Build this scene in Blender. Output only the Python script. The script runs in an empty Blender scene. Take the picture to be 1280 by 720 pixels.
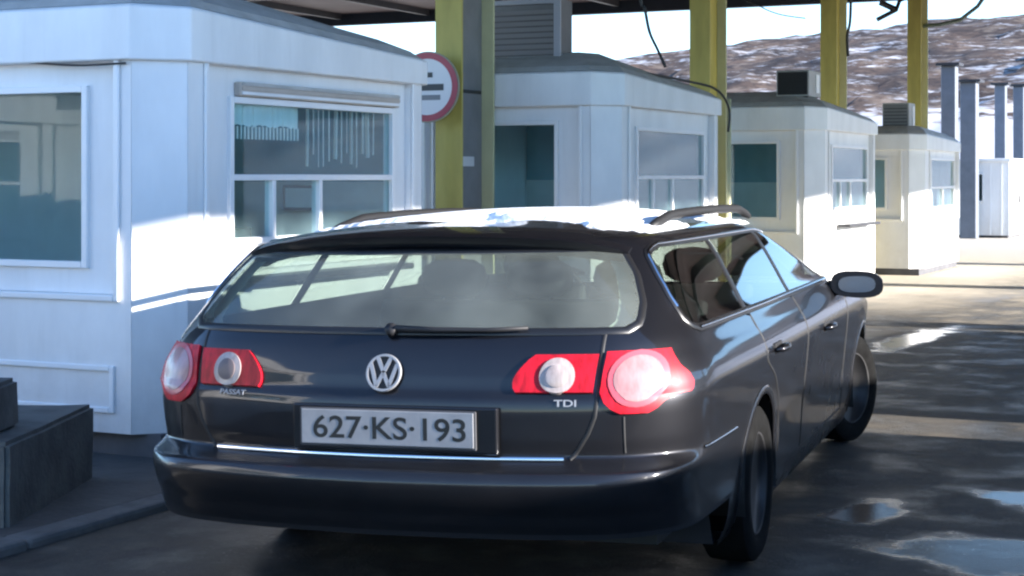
import bpy, bmesh, math, random
import numpy as np
from mathutils import Vector, Matrix, noise
random.seed(7)
SC = bpy.context.scene
COL = SC.collection
R = math.radians

# ------------------------------------------------------------------ camera, sky, sun, exposure
CAM_H, CAM_YAW = 1.445, 0.4471
cam_d = bpy.data.cameras.new('camera'); cam = bpy.data.objects.new('camera', cam_d); COL.objects.link(cam)
cam.location = (0, 0, CAM_H); cam.rotation_euler = (math.pi/2, 0, CAM_YAW)
cam_d.sensor_width = 36; cam_d.lens = 2086/1280*36
cam_d.shift_y = -(360-221)/1280
cam_d.clip_start = .05; cam_d.clip_end = 3000
SC.camera = cam
SUN_EL, SUN_AZ = R(15.5), R(3.5)          # azimuth counted from +X (across the lanes) towards +Y (along them)
world = bpy.data.worlds.new('World'); SC.world = world; world.use_nodes = True
wn = world.node_tree.nodes; wl = world.node_tree.links
bg = wn['Background']; sky = wn.new('ShaderNodeTexSky'); sky.sky_type = 'NISHITA'; sky.sun_disc = False
sky.sun_elevation = SUN_EL; sky.sun_rotation = math.pi/2 - SUN_AZ; sky.altitude = 1500; sky.air_density = 1.0; sky.dust_density = .0; sky.ozone_density = 3.0
wl.new(sky.outputs[0], bg.inputs[0]); bg.inputs[1].default_value = .12
sun_d = bpy.data.lights.new('sun', 'SUN'); sun = bpy.data.objects.new('sun', sun_d); COL.objects.link(sun)
sun_d.energy = 4.8; sun_d.angle = R(.5); sun_d.color = (1, .93, .82)
sv = Vector((math.cos(SUN_EL)*math.cos(SUN_AZ), math.cos(SUN_EL)*math.sin(SUN_AZ), math.sin(SUN_EL)))
sun.rotation_euler = sv.to_track_quat('Z', 'Y').to_euler(); sun.location = sv*60
SC.view_settings.view_transform = 'Standard'; SC.view_settings.look = 'None'
SC.view_settings.exposure = 2.2; SC.view_settings.gamma = 1; SC.view_settings.use_curve_mapping = False
SC.view_settings.use_white_balance = True; SC.view_settings.white_balance_temperature = 6200; SC.view_settings.white_balance_tint = 12
SC.cycles.max_bounces = 10; SC.cycles.transparent_max_bounces = 16
SC.cycles.pixel_filter_type = 'BLACKMAN_HARRIS'; SC.cycles.filter_width = 2.3   # the photo is a soft video still

# ------------------------------------------------------------------ materials
def mat(name, color, rough=.5, metal=0, var=.0, vscale=4, color2=None, bump=0, bscale=30, coat=0, spec=.5, emit=None, stretch=(1,1,1), detail=5, lo=.35, hi=.65):
    m = bpy.data.materials.new(name); m.use_nodes = True
    N = m.node_tree.nodes; L = m.node_tree.links; b = N['Principled BSDF']
    c = tuple(color)+(1,)
    b.inputs['Roughness'].default_value = rough; b.inputs['Metallic'].default_value = metal
    b.inputs['Specular IOR Level'].default_value = spec; b.inputs['Coat Weight'].default_value = coat
    b.inputs['Coat Roughness'].default_value = .03
    b.inputs['Base Color'].default_value = c
    tc = N.new('ShaderNodeTexCoord'); mp = N.new('ShaderNodeMapping'); mp.inputs['Scale'].default_value = stretch
    L.new(tc.outputs['Object'], mp.inputs[0])
    if var or color2:
        n = N.new('ShaderNodeTexNoise'); n.inputs['Scale'].default_value = vscale; n.inputs['Detail'].default_value = detail; n.inputs['Roughness'].default_value = .6
        L.new(mp.outputs[0], n.inputs[0])
        mr = N.new('ShaderNodeMapRange'); mr.inputs[1].default_value = lo; mr.inputs[2].default_value = hi
        L.new(n.outputs[0], mr.inputs[0])
        mx = N.new('ShaderNodeMix'); mx.data_type = 'RGBA'
        c2 = tuple(color2) if color2 else tuple(x*(1-var) for x in color)
        mx.inputs['A'].default_value = c; mx.inputs['B'].default_value = c2+(1,)
        L.new(mr.outputs[0], mx.inputs['Factor']); L.new(mx.outputs['Result'], b.inputs['Base Color'])
        rr = N.new('ShaderNodeMapRange'); rr.inputs[3].default_value = rough*.85; rr.inputs[4].default_value = min(1, rough*1.2)
        L.new(n.outputs[0], rr.inputs[0]); L.new(rr.outputs[0], b.inputs['Roughness'])
    if bump:
        n2 = N.new('ShaderNodeTexNoise'); n2.inputs['Scale'].default_value = bscale; n2.inputs['Detail'].default_value = 6
        L.new(mp.outputs[0], n2.inputs[0])
        bp = N.new('ShaderNodeBump'); bp.inputs['Strength'].default_value = bump; bp.inputs['Distance'].default_value = .02
        L.new(n2.outputs[0], bp.inputs['Height']); L.new(bp.outputs[0], b.inputs['Normal'])
    if emit:
        b.inputs['Emission Color'].default_value = tuple(emit[0])+(1,); b.inputs['Emission Strength'].default_value = emit[1]
    return m
def glass(name, tint, refl=.08, dirt=0, dirtcol=(.5,.52,.5), rough=.02):
    """thin pane: see-through tint, mirror reflection that grows at a glancing angle, a film of dust"""
    m = bpy.data.materials.new(name); m.use_nodes = True
    N = m.node_tree.nodes; L = m.node_tree.links
    for n in list(N):
        if n.type != 'OUTPUT_MATERIAL': N.remove(n)
    out = [n for n in N if n.type == 'OUTPUT_MATERIAL'][0]
    t = N.new('ShaderNodeBsdfTransparent'); t.inputs[0].default_value = tuple(tint)+(1,)
    g = N.new('ShaderNodeBsdfGlossy'); g.inputs['Roughness'].default_value = rough
    lw = N.new('ShaderNodeLayerWeight'); lw.inputs['Blend'].default_value = .5
    pw = N.new('ShaderNodeMath'); pw.operation = 'POWER'; pw.inputs[1].default_value = 4.0; L.new(lw.outputs['Facing'], pw.inputs[0])
    ad = N.new('ShaderNodeMath'); ad.operation = 'MULTIPLY_ADD'; ad.inputs[1].default_value = .85; ad.inputs[2].default_value = refl; ad.use_clamp = True
    L.new(pw.outputs[0], ad.inputs[0])
    mx = N.new('ShaderNodeMixShader'); L.new(ad.outputs[0], mx.inputs[0]); L.new(t.outputs[0], mx.inputs[1]); L.new(g.outputs[0], mx.inputs[2])
    last = mx
    if dirt:
        d = N.new('ShaderNodeBsdfDiffuse'); d.inputs[0].default_value = tuple(dirtcol)+(1,)
        tc = N.new('ShaderNodeTexCoord'); n = N.new('ShaderNodeTexNoise'); n.inputs['Scale'].default_value = 3; n.inputs['Detail'].default_value = 6
        L.new(tc.outputs['Object'], n.inputs[0])
        mr = N.new('ShaderNodeMapRange'); mr.inputs[1].default_value = .3; mr.inputs[2].default_value = .7; mr.inputs[3].default_value = dirt*.5; mr.inputs[4].default_value = dirt*1.5
        L.new(n.outputs[0], mr.inputs[0])
        m2 = N.new('ShaderNodeMixShader'); L.new(mr.outputs[0], m2.inputs[0]); L.new(mx.outputs[0], m2.inputs[1]); L.new(d.outputs[0], m2.inputs[2]); last = m2
    L.new(last.outputs[0], out.inputs[0])
    return m

# ------------------------------------------------------------------ mesh helpers
class MB:
    def __init__(s): s.v = []; s.f = []
    def add(s, vs, fs):
        o = len(s.v); s.v += [tuple(p) for p in vs]; s.f += [tuple(i+o for i in f) for f in fs]; return s
    def box(s, x0, x1, y0, y1, z0, z1, fn=None):
        vs = [(x, y, z) for z in (z0, z1) for y in (y0, y1) for x in (x0, x1)]
        if fn: vs = [fn(*p) for p in vs]
        return s.add(vs, [(0,2,3,1),(4,5,7,6),(0,1,5,4),(2,6,7,3),(0,4,6,2),(1,3,7,5)])
    def tube(s, pts, r, n=8, closed=False):
        pts = [Vector(p) for p in pts]; k = len(pts); vs = []; rs = r if isinstance(r, (list, tuple)) else [r]*k
        up = Vector((0,0,1))
        for i, p in enumerate(pts):
            a = pts[i-1] if (i or closed) else p; b = pts[(i+1) % k] if (i < k-1 or closed) else p
            t = (b-a).normalized(); u = up if abs(t.dot(up)) < .95 else Vector((1,0,0))
            e1 = t.cross(u).normalized(); e2 = t.cross(e1)
            for j in range(n):
                w = 2*math.pi*j/n; vs.append(p + rs[i]*(e1*math.cos(w)+e2*math.sin(w)))
        fs = []
        for i in range(k if closed else k-1):
            for j in range(n):
                fs.append((i*n+j, i*n+(j+1)%n, ((i+1)%k)*n+(j+1)%n, ((i+1)%k)*n+j))
        if not closed: fs += [tuple(range(n))[::-1], tuple((k-1)*n+j for j in range(n))]
        return s.add(vs, fs)
    def lathe(s, prof, n=32, axis='x', c=(0,0,0)):
        """prof: (along axis, radius)"""
        vs = []
        for a, r in prof:
            for j in range(n):
                w = 2*math.pi*j/n; p = {'x': (a, r*math.cos(w), r*math.sin(w)), 'z': (r*math.cos(w), r*math.sin(w), a), 'y': (r*math.cos(w), a, r*math.sin(w))}[axis]
                vs.append((p[0]+c[0], p[1]+c[1], p[2]+c[2]))
        fs = [(i*n+j, i*n+(j+1)%n, (i+1)*n+(j+1)%n, (i+1)*n+j) for i in range(len(prof)-1) for j in range(n)]
        if prof[0][1] > 1e-5: fs.append(tuple(range(n))[::-1])
        if prof[-1][1] > 1e-5: fs.append(tuple((len(prof)-1)*n+j for j in range(n)))
        return s.add(vs, fs)
    def prism(s, poly, h0, h1, fn):
        """polygon (a, b) extruded from h0 to h1; fn(a, b, h) -> point"""
        n = len(poly); vs = [fn(a, b, h0) for a, b in poly] + [fn(a, b, h1) for a, b in poly]
        return s.add(vs, [tuple(range(n))[::-1], tuple(range(n, 2*n))] + [(i, (i+1)%n, n+(i+1)%n, n+i) for i in range(n)])
    def build(s, name, m, parent=None, smooth=False, bevel=0, fix=True):
        me = bpy.data.meshes.new(name); me.from_pydata(s.v, [], s.f); me.update()
        if fix:
            bm = bmesh.new(); bm.from_mesh(me); bmesh.ops.recalc_face_normals(bm, faces=bm.faces); bm.to_mesh(me); bm.free()
        o = bpy.data.objects.new(name, me); COL.objects.link(o)
        if m: me.materials.append(m)
        if smooth: me.polygons.foreach_set('use_smooth', [True]*len(me.polygons))
        if bevel:
            b = o.modifiers.new('bevel', 'BEVEL'); b.width = bevel; b.segments = 2; b.limit_method = 'ANGLE'; b.angle_limit = R(40)
        if parent: o.parent = parent
        return o
def tag(o, label=None, cat=None, group=None, kind=None):
    if label: o['label'] = label
    if cat: o['category'] = cat
    if group: o['group'] = group
    if kind: o['kind'] = kind
    return o
def thing(name, label, cat, loc=(0,0,0), rz=0, group=None):
    o = bpy.data.objects.new(name, None); COL.objects.link(o); o.location = loc; o.rotation_euler = (0,0,rz)
    return tag(o, label, cat, group)
def copy_tree(o, parent=None):
    c = o.copy(); COL.objects.link(c)
    if parent: c.parent = parent
    for ch in list(o.children): copy_tree(ch, c)
    return c
def text_mesh(txt, size, depth, sx=1):
    cu = bpy.data.curves.new('text', 'FONT'); cu.body = txt; cu.size = size; cu.extrude = depth; cu.align_x = 'CENTER'; cu.align_y = 'CENTER'; cu.offset = size*.012
    o = bpy.data.objects.new('text', cu); COL.objects.link(o)
    dg = bpy.context.evaluated_depsgraph_get(); me = bpy.data.meshes.new_from_object(o.evaluated_get(dg))
    bpy.data.objects.remove(o); vs = [(v.co.x*sx, v.co.y, v.co.z) for v in me.vertices]; fs = [tuple(p.vertices) for p in me.polygons]
    return vs, fs

WHITE = mat('white_booth_paint', (.85,.85,.85), .42, var=.12, vscale=2.6, stretch=(1,1,.35), bump=.05, bscale=8)
def grime(m):
    # road splash that thins out with height, and thin rain streaks
    N = m.node_tree.nodes; L = m.node_tree.links; b = N['Principled BSDF']; src = b.inputs['Base Color'].links[0].from_socket
    tc = N.new('ShaderNodeTexCoord'); sp = N.new('ShaderNodeSeparateXYZ'); L.new(tc.outputs['Object'], sp.inputs[0])
    n = N.new('ShaderNodeTexNoise'); n.inputs['Scale'].default_value = 7; n.inputs['Detail'].default_value = 8; n.inputs['Roughness'].default_value = .7; L.new(tc.outputs['Object'], n.inputs[0])
    mp = N.new('ShaderNodeMapping'); mp.inputs['Scale'].default_value = (4, 4, .35); L.new(tc.outputs['Object'], mp.inputs[0])
    n2 = N.new('ShaderNodeTexNoise'); n2.inputs['Scale'].default_value = 3; n2.inputs['Detail'].default_value = 4; L.new(mp.outputs[0], n2.inputs[0])
    h = N.new('ShaderNodeMapRange'); L.new(sp.outputs[2], h.inputs[0])
    for i, v in enumerate((.05, .75, .62, 0)): h.inputs[i+1].default_value = v
    a = N.new('ShaderNodeMath'); a.operation = 'MULTIPLY'; L.new(h.outputs[0], a.inputs[0]); L.new(n.outputs[0], a.inputs[1])
    r = N.new('ShaderNodeMapRange'); L.new(n2.outputs[0], r.inputs[0])
    for i, v in enumerate((.60, .80, 0, .10)): r.inputs[i+1].default_value = v
    c = N.new('ShaderNodeMath'); c.operation = 'ADD'; c.use_clamp = True; L.new(a.outputs[0], c.inputs[0]); L.new(r.outputs[0], c.inputs[1])
    x = N.new('ShaderNodeMix'); x.data_type = 'RGBA'; L.new(c.outputs[0], x.inputs['Factor']); L.new(src, x.inputs['A']); x.inputs['B'].default_value = (.30,.28,.25,1)
    L.new(x.outputs['Result'], b.inputs['Base Color'])
grime(WHITE)
PVC = mat('white_window_plastic', (.82,.82,.82), .3)
ROOFG = mat('grey_roof_sheet', (.50,.49,.47), .55, var=.25, vscale=5)
PLINTH = mat('dark_plinth', (.10,.10,.11), .7, var=.3)
YEL = mat('yellow_steel_paint', (.50,.41,.095), .5, var=.22, vscale=3, stretch=(2,2,.5), bump=.05)
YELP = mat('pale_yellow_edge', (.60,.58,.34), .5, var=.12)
GREYP = mat('grey_web_paint', (.20,.20,.21), .55, var=.15, vscale=3)
DARKM = mat('dark_metal', (.035,.035,.04), .45, var=.2)
CANOPY = mat('canopy_sheet', (.12,.085,.085), .6, var=.3, vscale=.8)
CONC = mat('concrete', (.115,.12,.115), .85, var=.35, vscale=6, bump=.35, bscale=40)
KERB = mat('kerb_stone', (.13,.128,.125), .8, var=.3, vscale=7, bump=.3, bscale=30)
SNOW = mat('snow', (.86,.88,.9), .6, bump=.4, bscale=22)
TAN = mat('tan_shutter', (.52,.45,.39), .55, var=.15)
BLIND = mat('white_blind', (.78,.80,.78), .6)
INWALL = mat('booth_inner_wall', (.66,.71,.71), .6, var=.1)
TEALW = mat('teal_inner_wall', (.13,.34,.42), .6, var=.15)
KGLASS = glass('booth_glass', (.84,.95,.96), .018, .05, (.42,.58,.62))
CGLASS = glass('car_glass', (.50,.56,.52), .20, .0)
RGLASS = glass('car_rear_glass', (.36,.43,.39), .05, .10, (.62,.68,.62))
CHAIRM = mat('dark_chair', (.035,.022,.024), .6)
WOOD = mat('brown_desk', (.10,.06,.045), .5, var=.3)
BLUEG = mat('bluegrey_post', (.15,.17,.21), .5, var=.2)
BLACK = mat('black_plastic', (.016,.016,.018), .55, spec=.3)
CABLE = mat('black_cable', (.02,.02,.022), .5)
# ------------------------------------------------------------------ ground, hills, canopy, columns
PUDDLES = [(-1.0,6.55,.62,.42),(-1.15,7.75,.28,.30),(-1.75,7.1,.16,.3),(-3.2,15.0,.22,1.5),(.5,8.5,1.1,.8),(-3.6,21,.5,1.2),(1.2,15,1.3,1.6)]
def ground_mat():
    m = bpy.data.materials.new('wet_asphalt'); m.use_nodes = True
    N = m.node_tree.nodes; L = m.node_tree.links; b = N['Principled BSDF']
    tc = N.new('ShaderNodeTexCoord')
    def nz(scale, detail=5, rough=.55, stretch=(1,1,1), dist=0):
        mp = N.new('ShaderNodeMapping'); mp.inputs['Scale'].default_value = stretch; L.new(tc.outputs['Object'], mp.inputs[0])
        n = N.new('ShaderNodeTexNoise'); n.inputs['Scale'].default_value = scale; n.inputs['Detail'].default_value = detail; n.inputs['Roughness'].default_value = rough; n.inputs['Distortion'].default_value = dist
        L.new(mp.outputs[0], n.inputs[0]); return n.outputs[0]
    def mr(src, a, b_, c=0, d=1, smooth=True):
        r = N.new('ShaderNodeMapRange'); r.interpolation_type = 'SMOOTHSTEP' if smooth else 'LINEAR'
        for i, v in enumerate((a, b_, c, d)): r.inputs[i+1].default_value = v
        L.new(src, r.inputs[0]); return r.outputs[0]
    def mix(f, A, B):
        x = N.new('ShaderNodeMix'); x.data_type = 'RGBA'
        L.new(f, x.inputs['Factor'])
        for k, s in (('A', A), ('B', B)):
            if isinstance(s, tuple): x.inputs[k].default_value = s+(1,)
            else: L.new(s, x.inputs[k])
        return x.outputs['Result']
    def mth(op, a, b_):
        x = N.new('ShaderNodeMath'); x.operation = op; x.use_clamp = True
        for i, s in enumerate((a, b_)):
            if isinstance(s, (int, float)): x.inputs[i].default_value = s
            else: L.new(s, x.inputs[i])
        return x.outputs[0]
    fine = nz(60, 8, .7); mid = nz(2.2, 6, .6); big = nz(.33, 4, .5, (1, .7, 1), 1.2); tyre = nz(1.1, 4, .5, (1, .16, 1))
    sep = N.new('ShaderNodeSeparateXYZ'); L.new(tc.outputs['Object'], sep.inputs[0])
    wob = mth('ADD', sep.outputs[1], 0); 
    base = mix(mr(fine, .35, .7), (.026,.026,.026), (.052,.050,.046))
    base = mix(mr(mid, .45, .75), base, (.17,.148,.12))
    base = mix(mr(tyre, .52, .70, 0, .6), base, (.13,.115,.095))
    vor = N.new('ShaderNodeTexVoronoi'); vor.inputs['Scale'].default_value = 26; L.new(tc.outputs['Object'], vor.inputs[0])
    base = mix(mth('MULTIPLY', mr(vor.outputs['Distance'], .22, .10), mr(nz(1.7), .45, .6, 0, .8)), base, (.20,.19,.175))
    # road grit and sand spread where the lane is swept towards the islands further on
    y_ = N.new('ShaderNodeMath'); y_.operation = 'MULTIPLY_ADD'; L.new(big, y_.inputs[0]); y_.inputs[1].default_value = 9; L.new(sep.outputs[1], y_.inputs[2])
    far = mr(y_.outputs[0], 20, 27)
    xx = N.new('ShaderNodeMath'); xx.operation = 'MULTIPLY_ADD'; L.new(mid, xx.inputs[0]); xx.inputs[1].default_value = 2.2; L.new(sep.outputs[0], xx.inputs[2])
    side = mr(xx.outputs[0], -1.6, -3.2)
    sand = mth('MULTIPLY', far, mth('MAXIMUM', side, mr(mid, .35, .7, .35, .95)))
    base = mix(sand, base, (.50,.45,.37))
    L.new(base, b.inputs['Base Color'])
    puddle = mr(mth('ADD', mth('MULTIPLY', big, .75), mth('MULTIPLY', tyre, .25)), .555, .61)
    puddle = mth('MULTIPLY', puddle, .0)
    def math_(op, a, b_=0.0):
        x = N.new('ShaderNodeMath'); x.operation = op
        for i, s in enumerate((a, b_)):
            if isinstance(s, (int, float)): x.inputs[i].default_value = s
            else: L.new(s, x.inputs[i])
        return x.outputs[0]
    for (cx, cy, rx, ry) in PUDDLES:
        ex = math_('DIVIDE', math_('SUBTRACT', sep.outputs[0], cx), rx); ey = math_('DIVIDE', math_('SUBTRACT', sep.outputs[1], cy), ry)
        rr = math_('SQRT', math_('ADD', math_('MULTIPLY', ex, ex), math_('MULTIPLY', ey, ey)))
        rr = math_('ADD', rr, math_('MULTIPLY', math_('SUBTRACT', mid, .5), 2.4))
        puddle = mth('MAXIMUM', puddle, mr(rr, 1.15, .55))
    wet = mr(mid, .3, .7, .34, .75)
    rg = N.new('ShaderNodeMix'); rg.data_type = 'FLOAT'; L.new(puddle, rg.inputs['Factor']); L.new(wet, rg.inputs['A']); rg.inputs['B'].default_value = .13
    dry = N.new('ShaderNodeMix'); dry.data_type = 'FLOAT'; L.new(sand, dry.inputs['Factor']); L.new(rg.outputs['Result'], dry.inputs['A']); dry.inputs['B'].default_value = .95
    L.new(dry.outputs['Result'], b.inputs['Roughness'])
    spc = N.new('ShaderNodeMapRange'); L.new(sand, spc.inputs[0]); spc.inputs[3].default_value = .22; spc.inputs[4].default_value = .05; L.new(spc.outputs[0], b.inputs['Specular IOR Level'])
    hgt = mth('ADD', mth('MULTIPLY', mid, .7), mth('MULTIPLY', fine, .25))
    st = N.new('ShaderNodeMapRange'); L.new(puddle, st.inputs[0]); st.inputs[3].default_value = .9; st.inputs[4].default_value = .05
    bp = N.new('ShaderNodeBump'); bp.inputs['Distance'].default_value = .06; L.new(st.outputs[0], bp.inputs['Strength']); L.new(hgt, bp.inputs['Height'])
    L.new(bp.outputs[0], b.inputs['Normal'])
    return m
g = MB()
xs = [-900,-300,-100,-50,-30,-20,-12,-8,-4,0,4,8,12,20,30,50,100,300,900]
vs = [(x, y, 0) for y in xs for x in xs]; n = len(xs)
g.add(vs, [(j*n+i, j*n+i+1, (j+1)*n+i+1, (j+1)*n+i) for j in range(n-1) for i in range(n-1)])
tag(g.build('ground', ground_mat()), kind='structure')

# island the booths stand on: paved strip and kerb stones
KX = -4.48
PAVE = mat('island_paving', (.075,.073,.071), .75, var=.35, vscale=3, bump=.25, bscale=25)
isl = MB(); isl.box(-8.1, KX-.15, -6.0, 17.1, -.05, .034)
tag(isl.build('island_pavement', PAVE, bevel=.01), kind='structure')
kr = thing('kerb', 'low grey stone kerb along the booth island beside the parked car', 'kerb', (KX-.075, 0, 0))
k0 = None
for i in range(23):
    y = -6.02 + i*1.005
    if k0 is None:
        k0 = MB().box(-.072, .072, 0, .99, -.05, .046).build('kerb_stone', KERB, kr, bevel=.018); o = k0
    else:
        o = k0.copy(); COL.objects.link(o); o.parent = kr
    o.location = (random.uniform(-.006,.006), y, random.uniform(-.008,.006)); o.rotation_euler = (0, 0, random.uniform(-.006,.006))

# hills behind: a snowfield that climbs into a brown scree slope
def hill_mat():
    m = bpy.data.materials.new('scree_slope'); m.use_nodes = True
    N = m.node_tree.nodes; L = m.node_tree.links; b = N['Principled BSDF']; b.inputs['Roughness'].default_value = .9; b.inputs['Specular IOR Level'].default_value = .1
    geo = N.new('ShaderNodeNewGeometry')
    def nz(scale, stretch, rot=0, detail=6):
        mp = N.new('ShaderNodeMapping'); mp.inputs['Scale'].default_value = stretch; mp.inputs['Rotation'].default_value = (0, rot, .4); L.new(geo.outputs['Position'], mp.inputs[0])
        n = N.new('ShaderNodeTexNoise'); n.inputs['Scale'].default_value = scale; n.inputs['Detail'].default_value = detail; n.inputs['Roughness'].default_value = .65; L.new(mp.outputs[0], n.inputs[0]); return n.outputs[0]
    def ramp(src, a, c):
        r = N.new('ShaderNodeMapRange'); r.inputs[1].default_value = a; r.inputs[2].default_value = c; L.new(src, r.inputs[0]); return r.outputs[0]
    def mix(f, A, B):
        x = N.new('ShaderNodeMix'); x.data_type = 'RGBA'; L.new(f, x.inputs['Factor'])
        for k, s in (('A', A), ('B', B)):
            if isinstance(s, tuple): x.inputs[k].default_value = s+(1,)
            else: L.new(s, x.inputs[k])
        return x.outputs['Result']
    rock = mix(ramp(nz(.16, (1,1,1.6)), .35, .65), (.135,.094,.072), (.040,.032,.030))
    rock = mix(ramp(nz(1.3, (1,1,1.2), .2), .48, .62), rock, (.045,.036,.034))
    rock = mix(ramp(nz(.5, (1,1,1.5), .6), .5, .7), rock, (.21,.165,.13))
    streak = nz(.42, (.36,.36,2.4), .35)
    st2 = nz(1.5, (.5,.5,2.0), .5); av = N.new('ShaderNodeMath'); av.operation = 'MULTIPLY_ADD'; L.new(st2, av.inputs[0]); av.inputs[1].default_value = .45
    hv = N.new('ShaderNodeMath'); hv.operation = 'MULTIPLY'; L.new(streak, hv.inputs[0]); hv.inputs[1].default_value = .6; L.new(hv.outputs[0], av.inputs[2]); streak = av.outputs[0]
    sep = N.new('ShaderNodeSeparateXYZ'); L.new(geo.outputs['Position'], sep.inputs[0])
    low = N.new('ShaderNodeMapRange'); L.new(sep.outputs[2], low.inputs[0])
    for i, v in enumerate((2.2, 6.0, .36, 0)): low.inputs[i+1].default_value = v
    ad = N.new('ShaderNodeMath'); ad.operation = 'ADD'; L.new(streak, ad.inputs[0]); L.new(low.outputs[0], ad.inputs[1])
    L.new(mix(ramp(ad.outputs[0], .55, .64), rock, (.50,.49,.50)), b.inputs['Base Color'])
    return m
hm = MB(); nu, nv = 240, 90
ca, sa = math.cos(CAM_YAW), math.sin(CAM_YAW)
prof_d = [62, 75, 90, 104, 125, 150, 178, 205, 260]
prof_z = [-.4, .9, 2.6, 4.3, 7.2, 10.4, 13.6, 15.0, 12.0]
vs = []
for j in range(nv):
    for i in range(nu):
        a = -1.15 + 2.3*i/(nu-1); d = 62 + 198*(j/(nv-1))**1.3
        z = np.interp(d, prof_d, prof_z)
        rise = 1.10 + .42*math.tanh((a-.14)*5.0) + .05*math.sin(a*11+1)
        x = math.sin(a-CAM_YAW)*d; y = math.cos(a-CAM_YAW)*d
        q = Vector((x*.03, y*.03, .3)); nn = noise.fractal(q, 1.0, 2.0, 5) * min(1, max(0, z)/5)
        n2 = noise.fractal(Vector((x*.16, y*.16, 2)), 1.0, 2.0, 4) * min(1, max(0, z)/5)
        n3 = noise.fractal(Vector((x*.55, y*.55, 5)), 1.0, 2.0, 3) * min(1, max(0, z)/5)
        vs.append((x, y, z*rise + nn*1.0 + n2*.6 + n3*.38 if z > 0 else -.4))
hm.add(vs, [(j*nu+i, j*nu+i+1, (j+1)*nu+i+1, (j+1)*nu+i) for j in range(nv-1) for i in range(nu-1)])
tag(hm.build('hills', hill_mat(), smooth=True), kind='structure')

# canopy over the lanes
cp = thing('canopy_roof', 'dark brown canopy roof spanning the lanes above the booths', 'canopy', (0,0,4.80))
CY0, CY1, CX0, CX1 = 6.1, 32.0, -27.0, 8.7
MB().box(CX0, CX1, CY0, CY1, .25, .55).build('roof_sheet', CANOPY, cp)
b0 = MB().box(CX0+.1, CX1-.1, -.09, .09, 0, .25).build('beam', DARKM, cp); b0.location = (0, CY1-.2, 0)
for yy in (26.5, 20.5, 14.5, 8.5):
    o = b0.copy(); COL.objects.link(o); o.parent = cp; o.location = (0, yy, 0)
p0 = MB().box(-.05, .05, CY0+.1, CY1-.35, .12, .249).build('purlin', DARKM, cp); p0.location = (CX0+1, 0, 0)
for k in range(1, 16):
    o = p0.copy(); COL.objects.link(o); o.parent = cp; o.location = (CX0+1+2.2*k, 0, 0)

# yellow I-section canopy columns
def make_column(label, webm):
    t = thing('canopy_column', label, 'column', group='yellow steel columns holding up the canopy')
    MB().box(-.12, .12, -.30, -.275, .0, 4.99-.2).build('flange', YEL, t)
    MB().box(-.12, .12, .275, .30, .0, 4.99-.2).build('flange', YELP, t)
    MB().box(-.012, .012, -.275, .275, .0, 4.79).build('web', webm, t)
    MB().box(-.19, .19, -.37, .37, .0, .03).build('base_plate', DARKM, t)
    return t
ca0 = make_column('yellow steel column with grey web behind the round red sign', GREYP); ca0.location = (-6.30, 12.25, .062)
MB().box(.0122, .02, -.2, .12, 1.47, 1.55).build('paper_label', mat('pale_sticker', (.6,.6,.62), .5), ca0)
MB().box(.0122, .03, -.234, .234, 2.075, 2.10).build('clamp_band', CABLE, ca0)
cb0 = make_column('yellow steel column rising behind the roof of the second booth', YEL); cb0.location = (-6.25, 18.25, .062)
cc0 = copy_tree(cb0); cc0.location = (-6.35, 24.2, .0); cc0['label'] = 'yellow steel column rising between the third and the small fourth booth'
cd0 = copy_tree(cb0); cd0.location = (-6.35, 30.0, .0); cd0['label'] = 'farthest yellow steel column with lamp arms, behind the small fourth booth'

# the next island to the right of the camera (out of the picture; it shades the lane and shows in the car's glass)
isl2 = MB(); isl2.box(4.5, 7.2, -6.5, 30.2, -.05, .062)
tag(isl2.build('island_pavement', PAVE, bevel=.01), kind='structure')
for i, yy in enumerate((17.0, 23.0, 29.0)):
    o = copy_tree(cb0); o.location = (5.9, yy, .062); o['label'] = 'yellow steel column on the island right of the lane'

# posts and container far off
def post(x, y, h, r, label):
    t = thing('steel_post', label, 'post', (x, y, 0), group='bare blue grey posts beyond the booths')
    MB().box(-r, r, -r, r, 0, h).build('shaft', BLUEG, t, bevel=.02)
    MB().box(-r*1.6, r*1.6, -r*1.6, r*1.6, h, h+.06).build('cap_plate', DARKM, t)
    return t
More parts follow.
